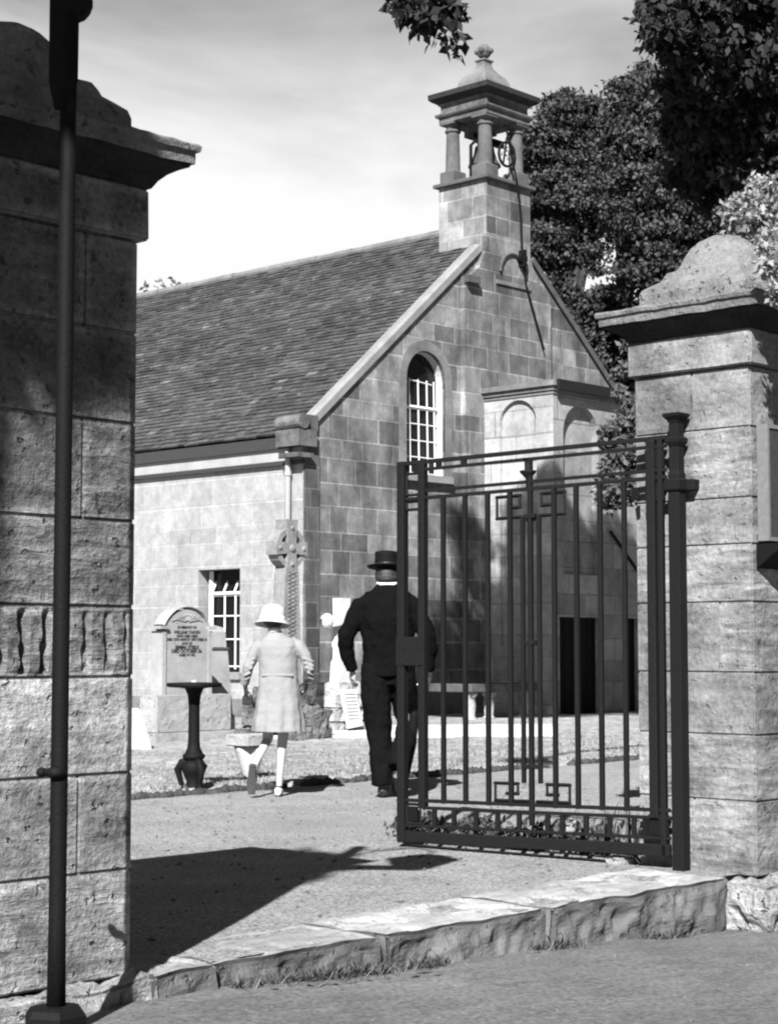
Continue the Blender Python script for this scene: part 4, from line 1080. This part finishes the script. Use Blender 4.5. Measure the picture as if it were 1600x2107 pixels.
# white cross on white rockwork with a scroll
c = W(702, 1500, D=24.0); c.z = 0; fx, fy = c.x, c.y
t = thing('marble_cross', 'white marble cross on white rockwork beside the man', 'cross', c)
bm = NEW(); prism(bm, [(-.14, .7), (.14, .7), (.085, 1.40), (.08, 1.46), (.22, 1.44), (.22, 1.58), (.08, 1.56), (.09, 1.82), (-.09, 1.82), (-.08, 1.56), (-.22, 1.58), (-.22, 1.44), (-.08, 1.46), (-.085, 1.40)], lambda a, b, d: Vector((fx+a, fy+d, b)), -.08, .08)
for sx in (-1, 1): ball(bm, (fx+sx*.27, fy, 1.51), .105, 1, .8, 1)
obj('cross', bm, M['marble'], t)
bm = NEW(); random.seed(21)
for lv, (n, r, z) in enumerate(((4, .40, .10), (4, .38, .28), (3, .34, .46), (3, .28, .62))):
    for k in range(n):
        q = Vector((fx - r + 2*r*(k+.5)/n, fy+random.uniform(-.03, .03), z)); s = r/n
        rock_box(bm, q-Vector((s, .26, .088)), q+Vector((s, .26, .088)), .05, .02, joint=.02, pull=.025, style='rough', seed=130+lv*5+k, margin=.04)
obj('rockwork_base', bm, M['whiterock'], t)
bm = NEW(); A = W(735, 1410, D=23.6); pts = [(A.x-.13, .62), (A.x+.13, .62), (A.x+.15, .15), (A.x-.11, .12)]
prism(bm, pts, lambda a, b, d: Vector((a, fy-.33+d + (b-.4)*.25, b)), 0, .05); sc = obj('scroll', bm, M['marble'], t)
bm = NEW()
for k in range(8):
    z = .56-k*.045; tube(bm, [(A.x-.10, fy-.336+(z-.4)*.25, z), (A.x+.11, fy-.336+(z-.4)*.25, z)], .005, 4)
obj('inscription', bm, M['grave'], sc)
# boulder by the girl's right
c = W(650, 1497, D=22.2); stonelump('rock', (c.x-.22, c.y-.16, -.05), (c.x+.1, c.y+.16, .42), 'rough brown boulder between the girl and the white rockwork', 'boulder', M['rock'], 55, .04, .08)
# obelisk, flower vase
c = W(276, 1552, z=0); t = thing('marker', 'small white tapered marker stone at the side of the left pier', 'marker', c)
bm = NEW(); lathe(bm, [(.15, -.02), (.14, .03), (.055, .46), (.03, .50)], c, sq=True); obj('stone', bm, M['marble'], t)
c = W(514, 1606, z=0.03); t = thing('flower_vase', 'white tapering marble vase with a grey rim behind the girl', 'vase', c)
bm = NEW(); lathe(bm, [(.045, 0), (.06, .03), (.125, .25), (.14, .29)], c, 20); obj('body', bm, M['marble'], t, smooth=True)
bm = NEW(); rock_box(bm, (c.x-.16, c.y-.14, .325), (c.x+.16, c.y+.14, .42), .03, .01, style='rough', seed=8); obj('rim', bm, M['grave_base'], t)
# table tomb
c = Vector((22.35, 18.75, 0)); t = thing('table_tomb', 'low dark table tomb in the shade under the gable', 'tomb', c)
bm = NEW(); box(bm, (c.x-.85, c.y-.45, .47), (c.x+.85, c.y+.45, .60)); obj('slab', bm, M['trim_dark'], t, bevel=.02)
for sx in (-.7, -.25, .65):
    bm = NEW(); lathe(bm, [(.12, 0), (.12, .05), (.07, .1), (.09, .28), (.07, .38), (.12, .43), (.12, .468)], (c.x+sx, c.y-.3, 0), 12); obj('leg', bm, M['grave_base'], t, smooth=True)
# ================================================================ people
def person(name, label, foot, group=None):
    o = thing(name, label, 'person', foot, group); o.rotation_euler = (0, 0, -YAW); return o
FOLD = bpy.data.textures.new('folds', 'CLOUDS'); FOLD.noise_scale = .11; FOLD.noise_depth = 2
def organic(name, bm, mat, parent, voxel=.008, smooth=6, fold=0):
    o = obj(name, bm, mat, parent, smooth=True)
    m = o.modifiers.new('skin', 'REMESH'); m.mode = 'VOXEL'; m.voxel_size = voxel; m.use_smooth_shade = True
    if smooth:
        s = o.modifiers.new('soft', 'SMOOTH'); s.factor = .5; s.iterations = smooth
    if fold:
        d = o.modifiers.new('cloth_folds', 'DISPLACE'); d.texture = FOLD; d.strength = fold; d.mid_level = .5; d.texture_coords = 'LOCAL'
    return o
V3 = lambda *a: Vector(a)
def hand(bm, w, d, n, sgn, s=1.0, curl=.5):
    """palm, four fingers of different lengths and a thumb; d = pointing direction, n = palm normal"""
    d = Vector(d).normalized(); n = Vector(n); n = (n - d*n.dot(d)).normalized(); x = d.cross(n)*sgn
    w = Vector(w)
    tube(bm, [w-d*.03*s, w+d*.01*s, w+d*.05*s, w+d*.085*s], [(.024*s, .02*s), (.028*s, .018*s), (.038*s, .016*s), (.038*s, .014*s)], 10, side=x)
    for k, L in enumerate((.068, .078, .072, .056)):
        b = w + d*.082*s + x*(.028-.0185*k)*s; p = [b - d*.015*s]; q = b; a = 0
        for f in (.42, .33, .25):
            p.append(q); a += curl*(.55 + .12*k); q = q + (d*math.cos(a) + n*math.sin(a))*L*f*s*1.15
        p.append(q); tube(bm, p, [.010*s, .0098*s, .009*s, .0085*s, .0065*s], 8)
    b = w + d*.02*s + x*.022*s; t = (d*.62 + x*.75 + n*.35).normalized()
    tube(bm, [b, b+t*.035*s, b+t*.06*s+d*.012*s, b+t*.075*s+d*.035*s], [.013*s, .012*s, .0105*s, .008*s], 8)
def head(bm, c, s, tilt=0.0):
    """skull, jaw, nose, lips, brow and ears; looks along +y"""
    T = Matrix.Translation(c) @ Matrix.Rotation(tilt, 4, 'X')
    def bl(p, r, a=1, b=1, e=1): bmesh.ops.create_uvsphere(bm, u_segments=16, v_segments=12, radius=1, matrix=T @ Matrix.Translation(Vector(p)*s) @ Matrix.Diagonal((r*a*s, r*b*s, r*e*s, 1)))
    bl((0, -.008, .03), .095, .80, 1.0, .92); bl((0, .028, -.045), .066, .86, .95, 1.05); bl((0, .055, -.085), .028, 1.1, .8, .7)
    bl((0, .088, -.012), .014, .8, 1.2, 1.5); bl((0, .098, -.022), .012, 1.1, 1, .8)
    bl((0, .084, -.056), .010, 2.0, .8, .6); bl((0, .083, -.066), .010, 1.7, .8, .6)
    for sx in (-1, 1):
        bl((sx*.075, -.005, -.008), .022, .35, .7, 1.3); bl((sx*.03, .08, .018), .016, 1.3, .6, .6); bl((sx*.032, .078, -.002), .011, 1.1, .8, .8)
# ---- the man
mf = W(797, 1640, z=.012)
man = person('person', 'man in black suit and tall black hat walking away, behind the gate edge', mf)
bm = NEW()
head(bm, V3(-.005, .06, 1.70), 1.0, -.28)
tube(bm, [(0, .0, 1.52), (0, .02, 1.60), (-.003, .045, 1.66)], [.075, .062, .06], 14)
tube(bm, [(0, 0, .92), (0, -.01, 1.05), (0, -.01, 1.25), (0, 0, 1.42), (0, .0, 1.52)], [(.15, .10), (.145, .10), (.17, .11), (.18, .11), (.10, .08)], 18, side=(1,0,0))
tube(bm, [(-.17, 0, 1.50), (-.30, -.02, 1.26), (-.275, .06, 1.0)], [.05, .042, .028], 10); tube(bm, [(.17, 0, 1.50), (.30, -.02, 1.26), (.315, .08, 1.0)], [.05, .042, .028], 10)
hand(bm, (-.272, .065, .985), (-.0, .12, -1), (.8, .5, 0), -1, 1.0, .55); hand(bm, (.318, .085, .985), (.02, .15, -1), (-.8, .5, 0), 1, 1.0, .6)
tube(bm, [(-.09, 0, .94), (-.065, .01, .52), (-.03, -.01, .09)], [.085, .055, .04], 12); tube(bm, [(.09, 0, .94), (.14, .14, .55), (.07, -.02, .20)], [.085, .055, .04], 12)
tube(bm, [(-.03, -.02, .06), (-.035, .12, .03)], [.035, .03], 10); tube(bm, [(.07, -.05, .16), (.07, .06, .06)], [.035, .03], 10)
organic('body', bm, M['skin'], man, .007, 2)
bm = NEW(); ball(bm, (-.005, .03, 1.705), .108, .90, .95, .9); tube(bm, [(-.005, -.004, 1.655), (-.005, -.012, 1.70)], [.078, .09], 12); organic('hair', bm, M['hairg'], man, .01, 3)
hat = NEW(); T = Matrix.Translation((-.008, .055, 1.765)) @ Matrix.Rotation(-.10, 4, 'X') @ Matrix.Diagonal((1, 1.12, 1, 1))
lathe(hat, [(.095, -.01), (.145, .004), (.155, .014), (.15, .018), (.098, .008), (.094, .03), (.090, .09), (.093, .118), (.087, .126), (.04, .124)], (0,0,0), 28, M4=T); hh = obj('hat', hat, M['hat'], man, smooth=True)
bm = NEW(); lathe(bm, [(.0975, .008), (.096, .034)], (0,0,0), 28, M4=T); obj('hat_band', bm, M['shoe'], hh)
bm = NEW(); tube(bm, [(-.003, .0, 1.612), (-.003, .012, 1.655)], [.086, .08], 20); obj('collar', bm, M['collar'], man, smooth=True)
bm = NEW()
tube(bm, [(0, .0, .925), (0, 0, 1.00), (0, -.005, 1.12), (0, -.02, 1.26), (0, -.025, 1.38), (0, -.02, 1.48), (0, -.005, 1.55), (0, .005, 1.60), (0, .01, 1.635)],
     [(.208, .145), (.205, .145), (.188, .14), (.205, .148), (.216, .148), (.212, .135), (.18, .115), (.12, .095), (.082, .08)], 28, side=(1,0,0))
for sg in (-1, 1):
    el = (sg*.318, -.035, 1.235); wr = (sg*.28 + (.03 if sg > 0 else 0), .055, .975)
    tube(bm, [(sg*.12, -.01, 1.53), (sg*.20, -.012, 1.475), (sg*.255, -.025, 1.36), el, (sg*.325+(.01 if sg>0 else 0), .0, 1.14), wr], [.07, .080, .075, .068, .060, .05], 14)
# crease folds on the back and sleeves
for p, q, r in (((-.13, -.13, 1.36), (-.10, -.125, 1.16), .02), ((.13, -.13, 1.38), (.11, -.125, 1.18), .02), ((-.30, -.075, 1.25), (-.36, -.05, 1.20), .016), ((.29, -.075, 1.26), (.36, -.05, 1.20), .016)):
    tube(bm, [p, q], r, 8)
organic('jacket', bm, M['suit'], man, .009, 4, .035)
bm = NEW(); tube(bm, [(0, 0, 1.04), (0, 0, .86)], [(.17, .12), (.13, .10)], 16, side=(1,0,0))
tube(bm, [(-.085, .0, 1.02), (-.09, .0, .93), (-.085, .0, .75), (-.07, .012, .52), (-.05, -.005, .30), (-.035, -.012, .09)], [(.125, .13), (.125, .13), (.118, .12), (.10, .10), (.09, .092), (.084, .088)], 16, side=(1,0,0))
tube(bm, [(.085, .0, 1.02), (.10, .01, .93), (.135, .10, .75), (.165, .17, .57), (.125, .05, .40), (.07, -.10, .22)], [(.12, .13), (.12, .13), (.11, .11), (.092, .09), (.082, .085), (.074, .08)], 16, side=(1,0,0))
organic('trousers', bm, M['trouser'], man, .009, 3, .035)
bm = NEW(); tube(bm, [(-.035, -.055, .03), (-.036, .0, .045), (-.038, .09, .035), (-.04, .19, .02)], [(.034, .026), (.04, .04), (.043, .034), (.03, .018)], 12, side=(1,0,0)); tube(bm, [(-.035, -.02, .12), (-.035, -.01, .05)], [.045, .04], 12)
organic('shoe', bm, M['shoe'], man, .006, 2)
bm = NEW(); tube(bm, [(.072, -.10, .17), (.072, -.05, .14), (.072, .04, .07), (.074, .10, .025)], [(.034, .026), (.04, .04), (.043, .034), (.03, .018)], 12, side=(1,0,0)); tube(bm, [(.074, -.03, .22), (.073, -.05, .15)], [.045, .04], 12)
organic('shoe', bm, M['shoe'], man, .006, 2)
# umbrella with a pale crook handle
um = person('umbrella', 'furled black umbrella with pale crook handle carried beside the man', mf); um['category'] = 'umbrella'
bm = NEW(); tube(bm, [(.235, .10, .86), (.20, .10, .855), (.178, .10, .82), (.172, .10, .77), (.182, .10, .72), (.21, .10, .69)], [.008, .011, .012, .012, .011, .009], 8); obj('handle', bm, M['collar'], um, smooth=True)
bm = NEW(); tube(bm, [(.215, .10, .70), (.205, .09, .62), (.19, .08, .40), (.15, .06, .12), (.14, .055, .04)], [.015, .04, .036, .012, .006], 12); organic('canopy', bm, M['hat'], um, .006, 2)
# ---- the girl
gf = W(572, 1640, z=.012)
girl = person('person', 'girl in pale coat and white brimmed hat walking towards the church', gf)
bm = NEW()
head(bm, V3(-.045, .045, 1.37), .93, -.15)
tube(bm, [(-.01, 0, 1.18), (-.025, .01, 1.24), (-.038, .03, 1.30)], [.055, .046, .045], 12)
tube(bm, [(0, 0, .70), (0, 0, .85), (0, 0, 1.02), (0, 0, 1.15), (0, 0, 1.21)], [(.12, .09), (.11, .08), (.125, .085), (.13, .08), (.07, .06)], 16, side=(1,0,0))
tube(bm, [(-.13, 0, 1.17), (-.225, -.01, .99), (-.265, .05, .85)], [.035, .03, .022], 10); tube(bm, [(.14, 0, 1.17), (.235, -.01, .98), (.20, .11, .88)], [.035, .03, .022], 10)
hand(bm, (-.262, .052, .852), (.12, .1, -1), (1, .3, 0), -1, .82, .5); hand(bm, (.203, .112, .885), (-.02, .45, -.9), (-1, .2, 0), 1, .82, .7)
tube(bm, [(.06, 0, .74), (.03, .01, .42), (.008, -.01, .08)], [.06, .040, .024], 12); tube(bm, [(-.06, .02, .74), (-.092, .09, .43), (-.172, -.17, .245)], [.06, .040, .024], 12)
organic('body', bm, M['sock'], girl, .006, 2)
bm = NEW(); ball(bm, (-.045, .03, 1.375), .098, .9, .88, .85); organic('hair', bm, M['hair'], girl, .009, 2)
bm = NEW(); T = Matrix.Translation((-.05, .03, 1.375)) @ Matrix.Rotation(-.18, 4, 'X') @ Matrix.Rotation(.06, 4, 'Y') @ Matrix.Diagonal((1, 1.08, 1, 1))
lathe(bm, [(.094, -.026), (.118, -.042), (.139, -.056), (.141, -.052), (.12, -.034), (.097, -.012), (.096, .02), (.094, .05), (.082, .082), (.055, .100), (.02, .107)], (0,0,0), 32, M4=T); hh = obj('hat', bm, M['strawhat'], girl, smooth=True)
bm = NEW(); lathe(bm, [(.0985, -.012), (.0985, .012)], (0,0,0), 32, M4=T); obj('hat_band', bm, M['collar'], hh)
# coat: flared skirt with pleats
bm = NEW(); rings = []; N = 72
for z, rx, ry, cx_, fl in ((.500, .205, .165, 0, 1), (.56, .198, .158, 0, .9), (.66, .182, .146, 0, .65), (.76, .166, .132, 0, .4), (.86, .158, .122, 0, .15), (.93, .152, .114, -.004, 0), (1.0, .150, .114, -.004, 0), (1.09, .15, .11, -.004, 0), (1.16, .155, .105, -.006, 0), (1.205, .135, .09, -.01, 0), (1.235, .085, .065, -.02, 0), (1.262, .058, .052, -.03, 0)):
    ring = []
    for k in range(N):
        a = 2*math.pi*k/N; f = 1 + fl*(.05*math.sin(a*7+.7)+.03*math.sin(a*13+2))
        ring.append(bm.verts.new((cx_+rx*f*math.cos(a), ry*f*math.sin(a)-.005, z)))
    rings.append(ring)
for a, b in zip(rings, rings[1:]):
    for k in range(N): bm.faces.new((a[k], a[(k+1)%N], b[(k+1)%N], b[k]))
bm.faces.new(rings[-1]); bm.faces.new(rings[0][::-1])
tube(bm, [(-.10, 0, 1.19), (-.155, -.002, 1.165), (-.20, -.012, 1.08), (-.228, -.02, 1.0), (-.25, .02, .92), (-.268, .045, .865)], [.045, .050, .046, .043, .038, .034], 14)
tube(bm, [(.10, 0, 1.19), (.155, -.002, 1.165), (.205, -.012, 1.08), (.238, -.02, .985), (.225, .05, .93), (.208, .10, .895)], [.045, .050, .047, .045, .040, .034], 14)
for k in range(5):
    z = 1.06-k*.035; tube(bm, [(.19+.008*k, -.068, z), (.275, -.04, z-.02)], .010, 6)
    tube(bm, [(-.18-.008*k, -.062, z), (-.262, -.035, z-.025)], .009, 6)
organic('coat', bm, M['coat'], girl, .0065, 1, .020)
bm = NEW(); tube(bm, [(x, -.118+abs(x)*abs(x)*2.0, .935) for x in lin(-.12, .115, 8)], [(.006, .012)]*9, 8, side=(0,1,0)); obj('half_belt', bm, M['coat'], girl)
bm = NEW(); tube(bm, [(-.034, .02, 1.262), (-.036, .024, 1.285)], [.062, .052], 18); obj('coat_collar', bm, M['collar'], girl, smooth=True)
for w, d, n, sg, cu in (((-.262, .052, .852), (.12, .1, -1), (1, .3, 0), -1, .5), ((.203, .112, .885), (-.02, .45, -.9), (-1, .2, 0), 1, .7)):
    bm = NEW(); hand(bm, w, d, n, sg, .93, cu); organic('glove', bm, M['glove'], girl, .0045, 1)
for k, pts in enumerate(([(.0, -.05, .035), (.002, 0, .045), (.004, .08, .032), (.004, .16, .018)], [(-.178, -.235, .262), (-.182, -.21, .20), (-.187, -.185, .12), (-.19, -.17, .045)])):
    bm = NEW(); tube(bm, pts, [(.026, .024), (.033, .034), (.038, .028), (.026, .014)], 12, side=(1,0,0)); sh = organic('shoe', bm, M['shoe_l'] if k == 0 else M['sole'], girl, .005, 2)
bm = NEW(); tube(bm, [(-.178, -.262, .258), (-.183, -.238, .19), (-.187, -.212, .12), (-.19, -.188, .035)], [(.028, .004), (.026, .004), (.040, .004), (.026, .004)], 12, side=(1,0,0)); obj('sole', bm, M['sole'], girl)
# dark handbag carried low in her left hand
hb2 = person('handbag', 'small dark handbag held in the girl\'s left hand', gf); hb2['category'] = 'bag'
bm = NEW(); vs = box(bm, (-.285, .04, .70), (-.205, .10, .775)); obj('bag', bm, M['glove'], hb2, bevel=.015)
bm = NEW(); tube(bm, [(-.27, .07, .77), (-.265, .07, .80), (-.24, .07, .805), (-.215, .07, .77)], .006, 6); obj('strap', bm, M['glove'], hb2)

# ================================================================ trees
def trunk_mesh(name, paths, mat, parent):
    bm = NEW()
    for pts, rr in paths:
        pts = [Vector(p) for p in pts]; out = [pts[0]]; rad = [rr[0]]
        for i, (a, b) in enumerate(zip(pts, pts[1:])):
            for k in range(1, 5):
                f = k/4; p = a.lerp(b, f); p += Vector((noise.noise(p*.9), noise.noise(p*.9+Vector((5,0,0))), 0))*.12*min(1, rr[0]*4)
                out.append(p); rad.append(rr[i]+(rr[i+1]-rr[i])*f)
        tube(bm, out, rad, 10)
    return obj(name, bm, mat, parent, smooth=True)
# near tree: trunk behind the right pier, crown over the gateway
NTc = Vector((13.6, 8.1, 0))
t = thing('broadleaf_tree', 'big dark near tree at the top right overhanging the gateway', 'tree', NTc)
def shade(px, py, v, s): return W(px, py, v=v) - Vector((.84, .545, -.83))*s
cl = []
for px, py, D, r, w in ((1600, 60, 13.5, .75, 5), (1530, 130, 13.5, .55, 4), (1600, 260, 14, .75, 5), (1520, 60, 13.2, .55, 3.5), (1450, 30, 13, .40, 2), (1390, 15, 12.8, .24, .8), (1375, 60, 12.6, .10, .15), (1410, 100, 12.8, .16, .35), (1450, 130, 13, .22, .7), (1500, 250, 14, .5, 3), (1460, 330, 14.3, .35, 1.3), (1560, 340, 14.3, .45, 2), (1440, 200, 13.4, .22, .6), (1470, 200, 13.4, .3, 1.2), (1400, 170, 13, .1, .12), (1640, 420, 14.3, .5, 2), (1700, 150, 14, .9, 4)):
    cl.append((tuple(W(px, py, D=D)), (r, r, r), w))
twig = []
for px, py, D, r, w in ((884, -46, 11.5, .26, .6), (864, 2, 11.5, .14, .25), (834, -6, 11.5, .11, .14), (909, 24, 11.5, .10, .12), (889, 34, 11.4, .08, .08), (869, 56, 11.5, .06, .04), (929, 79, 11.5, .06, .04), (909, 69, 11.5, .04, .02), (914, 4, 11.5, .12, .16), (929, 106, 11.5, .05, .02), (809, 4, 11.5, .06, .03), (939, 34, 11.5, .05, .03), (892, 84, 11.5, .03, .01)):
    twig.append((tuple(W(px, py, D=D)), (r, r, r), w))
leafc = list(cl); SH = []; hic = []
for px, py, v, r, w in ((1060, 1330, 18.5, 1.25, 12), (1160, 1250, 18.5, 1.15, 12), (1240, 1330, 18.5, 1.2, 11), (1250, 1190, 18.5, .7, 4.2), (1130, 1100, 18.5, .75, 4), (1190, 1130, 18.5, .6, 3), (1125, 985, 18.5, .40, 1.5), (1060, 1170, 18.5, .6, 2.4), (960, 1075, 19.85, .42, 1.4), (975, 1170, 19.85, .32, .8), (955, 1250, 19.85, .34, .7), (925, 1330, 19.85, .5, 1.4), (990, 1400, 19.85, .9, 5), (940, 1430, 19.85, .8, 4), (890, 1440, 19.85, .5, 1.2), (1290, 1150, 18.5, .5, 2)):
    p = shade(px, py, v, 12.2); SH.append(p); hic.append((tuple(p), (r, r, r), w))
for px, py, r, w in ((1045, 1250, .5, 2.2), (1070, 1110, .42, 1.3), (1090, 1330, .55, 2.6), (1035, 1400, .5, 2.2), (1110, 1200, .5, 2.2), (1060, 1030, .25, .4), (1100, 1000, .25, .5)):
    p = W(px, py, u=23.87) - Vector((.84, .545, -.83))*12.2; hic.append((tuple(p), (r, r, r), w))
leaves('crown', leafc, M['leaf'], t, .085, 72000, (0, 1), .6, .6, seed=11, tuft=.17, per=45)
leaves('hanging_spray', twig, M['leaf'], t, .085, 900, (0, 1), .6, .8, seed=14, tuft=.06, per=14)
leaves('upper_crown', hic, M['leaf'], t, .12, 42000, (0, 1), .7, .5, seed=12)
h0 = NTc; top = Vector((13.7, 8.3, 5.2))
br = [([NTc-Vector((0,0,.2)), NTc+Vector((.05,.05,2.6)), top, Vector((14.0, 9.2, 9)), Vector((14.2, 10.2, 12.4))], [.34, .27, .22, .17, .10])]
br.append(([top, W(1560, 130, D=14), W(1460, 60, D=13.3)], [.14, .08, .03])); br.append(([top+Vector((0,0,1)), W(1300, -260, D=13.2), W(1000, -160, D=12), W(905, -20, D=11.5), W(940, 90, D=11.5)], [.15, .09, .05, .02, .008]))
for p in SH[:8]: br.append(([Vector((14.1, 9.8, 10.6)), (Vector((14.1, 9.8, 10.6))+p)/2 + Vector((0,0,.3)), p], [.09, .06, .02]))
for px, py, D in ((1600, 260, 14), (1520, 60, 13.2), (1390, 15, 12.8)): br.append(([top, W(px, py, D=D)], [.08, .02]))
trunk_mesh('trunk', br, M['bark'], t)
# big trees behind the church
def bigtree(name, label, px, D, clumps, n, seed, size=.12, tint=(0,1)):
    b = W(px, 1335, D=D); b.z = 0
    t = thing(name, label, 'tree', b, 'trees behind the church'); L = []
    for cx_, cy_, dD, r, w in clumps: L.append((tuple(W(cx_, cy_, D=D+dD)), (r, r, r*.9), w))
    leaves('crown', L, M['leaf_far'], t, size, int(n*1.35), tint, .6, .3, seed, tuft=.33, per=85)
    br = [([b-Vector((0,0,.3)), b+Vector((0,0,4)), b+Vector((.2,.3,8)), b+Vector((0,0,11))], [.45, .36, .28, .14])]
    for c in L[::2]: br.append(([b+Vector((0,0,5+ (Vector(c[0]).z-5)*.4)), Vector(c[0])], [.16, .05]))
    trunk_mesh('trunk', br, M['bark'], t)
bigtree('broadleaf_tree', 'leafy tree behind the belfry, left of the two tall ones', 1165, 44, [(1180, 260, 0, .9, 2), (1130, 300, 0, .8, 2), (1230, 270, 0, .8, 2), (1160, 350, 1, 1.1, 3), (1250, 340, 0, 1.0, 3), (1120, 410, 0, .8, 2), (1190, 400, 0, 1.0, 3), (1213, 520, 0, .3, .3), (1205, 470, 0, .35, .4), (1225, 560, 0, .2, .1), (1130, 500, 0, .75, 1.6), (1135, 520, 0, .4, .5), (1140, 590, 0, .4, .5), (1270, 430, 0, .9, 2), (1170, 215, 0, .35, .35), (1210, 225, 0, .35, .35), (1185, 640, 0, .5, .7), (1110, 330, 1, .5, .8)], 60000, 31)
bigtree('broadleaf_tree', 'leafy tree right of the belfry, beside the near dark tree', 1350, 38, [(1310, 220, 0, .6, 1.3), (1350, 200, 0, .6, 1.2), (1380, 270, 0, 1.0, 3), (1300, 300, 0, .8, 2), (1340, 380, 0, 1.0, 3), (1430, 350, 0, 1.0, 3), (1310, 460, 0, .7, 1.8), (1380, 480, 0, 1.0, 3), (1450, 450, 0, .9, 2), (1330, 560, 0, .75, 2), (1400, 570, 0, .8, 2), (1280, 180, 0, .22, .2), (1330, 150, 0, .25, .25), (1480, 550, 0, .8, 1.5), (1540, 450, 0, 1, 2), (1540, 250, 0, 1.2, 2)], 72000, 37)
bigtree('broadleaf_tree', 'low leafy tree close behind the right slope of the gable', 1290, 41, [(1240, 640, 0, .5, 1), (1290, 690, 0, .5, 1.2), (1330, 660, 0, .6, 1.2), (1270, 750, 0, .5, 1), (1320, 760, 0, .55, 1), (1210, 690, 0, .25, .3), (1240, 600, 0, .2, .15)], 20000, 43, .13)
# tree tops showing over the roof ridge
for k, (px, top_, r, lab) in enumerate(((300, 598, .5, 'tree top showing over the roof ridge beside the left pier'), (330, 580, .6, 'tallest dark tree top showing over the roof ridge'), (362, 582, .55, 'second tall tree top over the ridge, right of the tallest'), (398, 590, .45, 'low tree top over the ridge, rightmost of the row'))):
    D = 64; p = W(px, top_, D=D); b = p.copy(); b.z = 0
    t = thing('pine_tree', lab, 'tree', b, 'tree tops over the ridge')
    L = [((p.x, p.y, p.z - .2 - i*.75), (.16+.26*i, .16+.26*i, .5), .2+i*.5) for i in range(8)]
    leaves('crown', L, M['fir'], t, .26, 1500, (0, 1), .5, .3, seed=70+k); trunk_mesh('trunk', [([b, p-Vector((0,0,.4))], [.25, .05])], M['bark'], t)
# sunlit climbing shrub behind the right pier
sb_ = Vector((9.35, 6.5, 0)); t = thing('shrub', 'tall pale leaved shrub growing up behind the right pier', 'shrub', sb_)
L = [(tuple(W(px, py, D=D)), (r, r, r), w) for px, py, D, r, w in ((1545, 450, 11.6, .20, 1.3), (1590, 480, 11.6, .28, 2), (1520, 440, 11.6, .12, .5), (1600, 560, 11.6, .22, 1.4), (1580, 410, 11.6, .16, .8), (1555, 385, 11.6, .08, .2), (1570, 530, 11.6, .16, .8), (1650, 500, 11.6, .35, 2))]
L += [(tuple(W(px, py, D=D)), (r, r, r), w) for px, py, D, r, w in ((1600, 545, 8.9, .10, .5), (1585, 500, 9.0, .08, .4), (1615, 600, 8.8, .09, .4), (1560, 455, 9.6, .08, .3))]
leaves('crown', L, M['leaf_pale'], t, .045, 11000, (0, 1), .6, .2, 51)
trunk_mesh('trunk', [([sb_, sb_+Vector((.1,.1,2)), W(1600, 540, D=11.6)], [.05, .04, .015]), ([sb_+Vector((.1,.1,2)), W(1550, 470, D=11.6)], [.03, .01])], M['bark'], t)
sc_ = W(1330, 1335, D=11.6); sc_.z = 0; t = thing('rose_bush', 'climbing rose with light leaves hanging left of the right pier', 'shrub', sc_)
L = [(tuple(W(px, py, D=D)), (r, r, r), w) for px, py, D, r, w in ((1265, 900, 11.6, .12, 1.2), (1290, 870, 11.6, .10, .9), (1285, 940, 11.6, .12, 1.2), (1300, 1000, 11.6, .13, 1.2), (1262, 1010, 11.6, .12, 1.2), (1250, 1030, 11.6, .07, .4), (1300, 840, 11.6, .08, .6), (1260, 960, 11.6, .09, .7), (1330, 950, 11.6, .14, 1.2), (1335, 1010, 11.6, .12, 1), (1245, 990, 11.6, .06, .3), (1275, 810, 11.6, .05, .25), (1262, 770, 11.6, .03, .06), (1285, 760, 11.6, .05, .2), (1290, 710, 11.6, .04, .12))]
leaves('crown', L, M['leaf_far'], t, .05, 4200, (.4, 3.2), .6, .2, 53)
trunk_mesh('trunk', [([sc_, sc_+Vector((.03,.02,1.6)), W(1300, 960, D=11.6)], [.03, .022, .01])], M['bark'], t)

# unseen tree added behind the camera to shade the head of the left pier
b = Vector((-3.2, 1.4, 0)); t = thing('broadleaf_tree', 'unseen tree outside the frame, added to shade the left pier head', 'tree', b)
d = -Vector((.84, .545, -.83)); L = []
for (x, y, z), sdist, r, w in (((3.45, 5.0, 3.25), 5.2, .42, 2), ((3.72, 5.0, 2.95), 5.2, .30, 1.5), ((3.72, 5.0, 2.66), 5.6, .28, 1.2), ((3.5, 5.0, 2.6), 5.5, .30, .9), ((3.3, 5.0, 2.5), 5.4, .3, .7), ((3.6, 5.0, 2.3), 5.7, .2, .12), ((3.0, 5, 3.1), 6.5, .6, 2.4)):
    p = Vector((x, y, z)) + d*sdist; L.append((tuple(p), (r, r, r), w))
leaves('crown', L, M['leaf'], t, .09, 11000, (0, 1), .62, .3, 91)  # crown of the added unseen tree
trunk_mesh('trunk', [([b-Vector((0,0,.3)), b+Vector((.2,.1,3)), b+Vector((.9,.2,5)), Vector(L[1][0])], [.2, .16, .1, .03])], M['bark'], t)
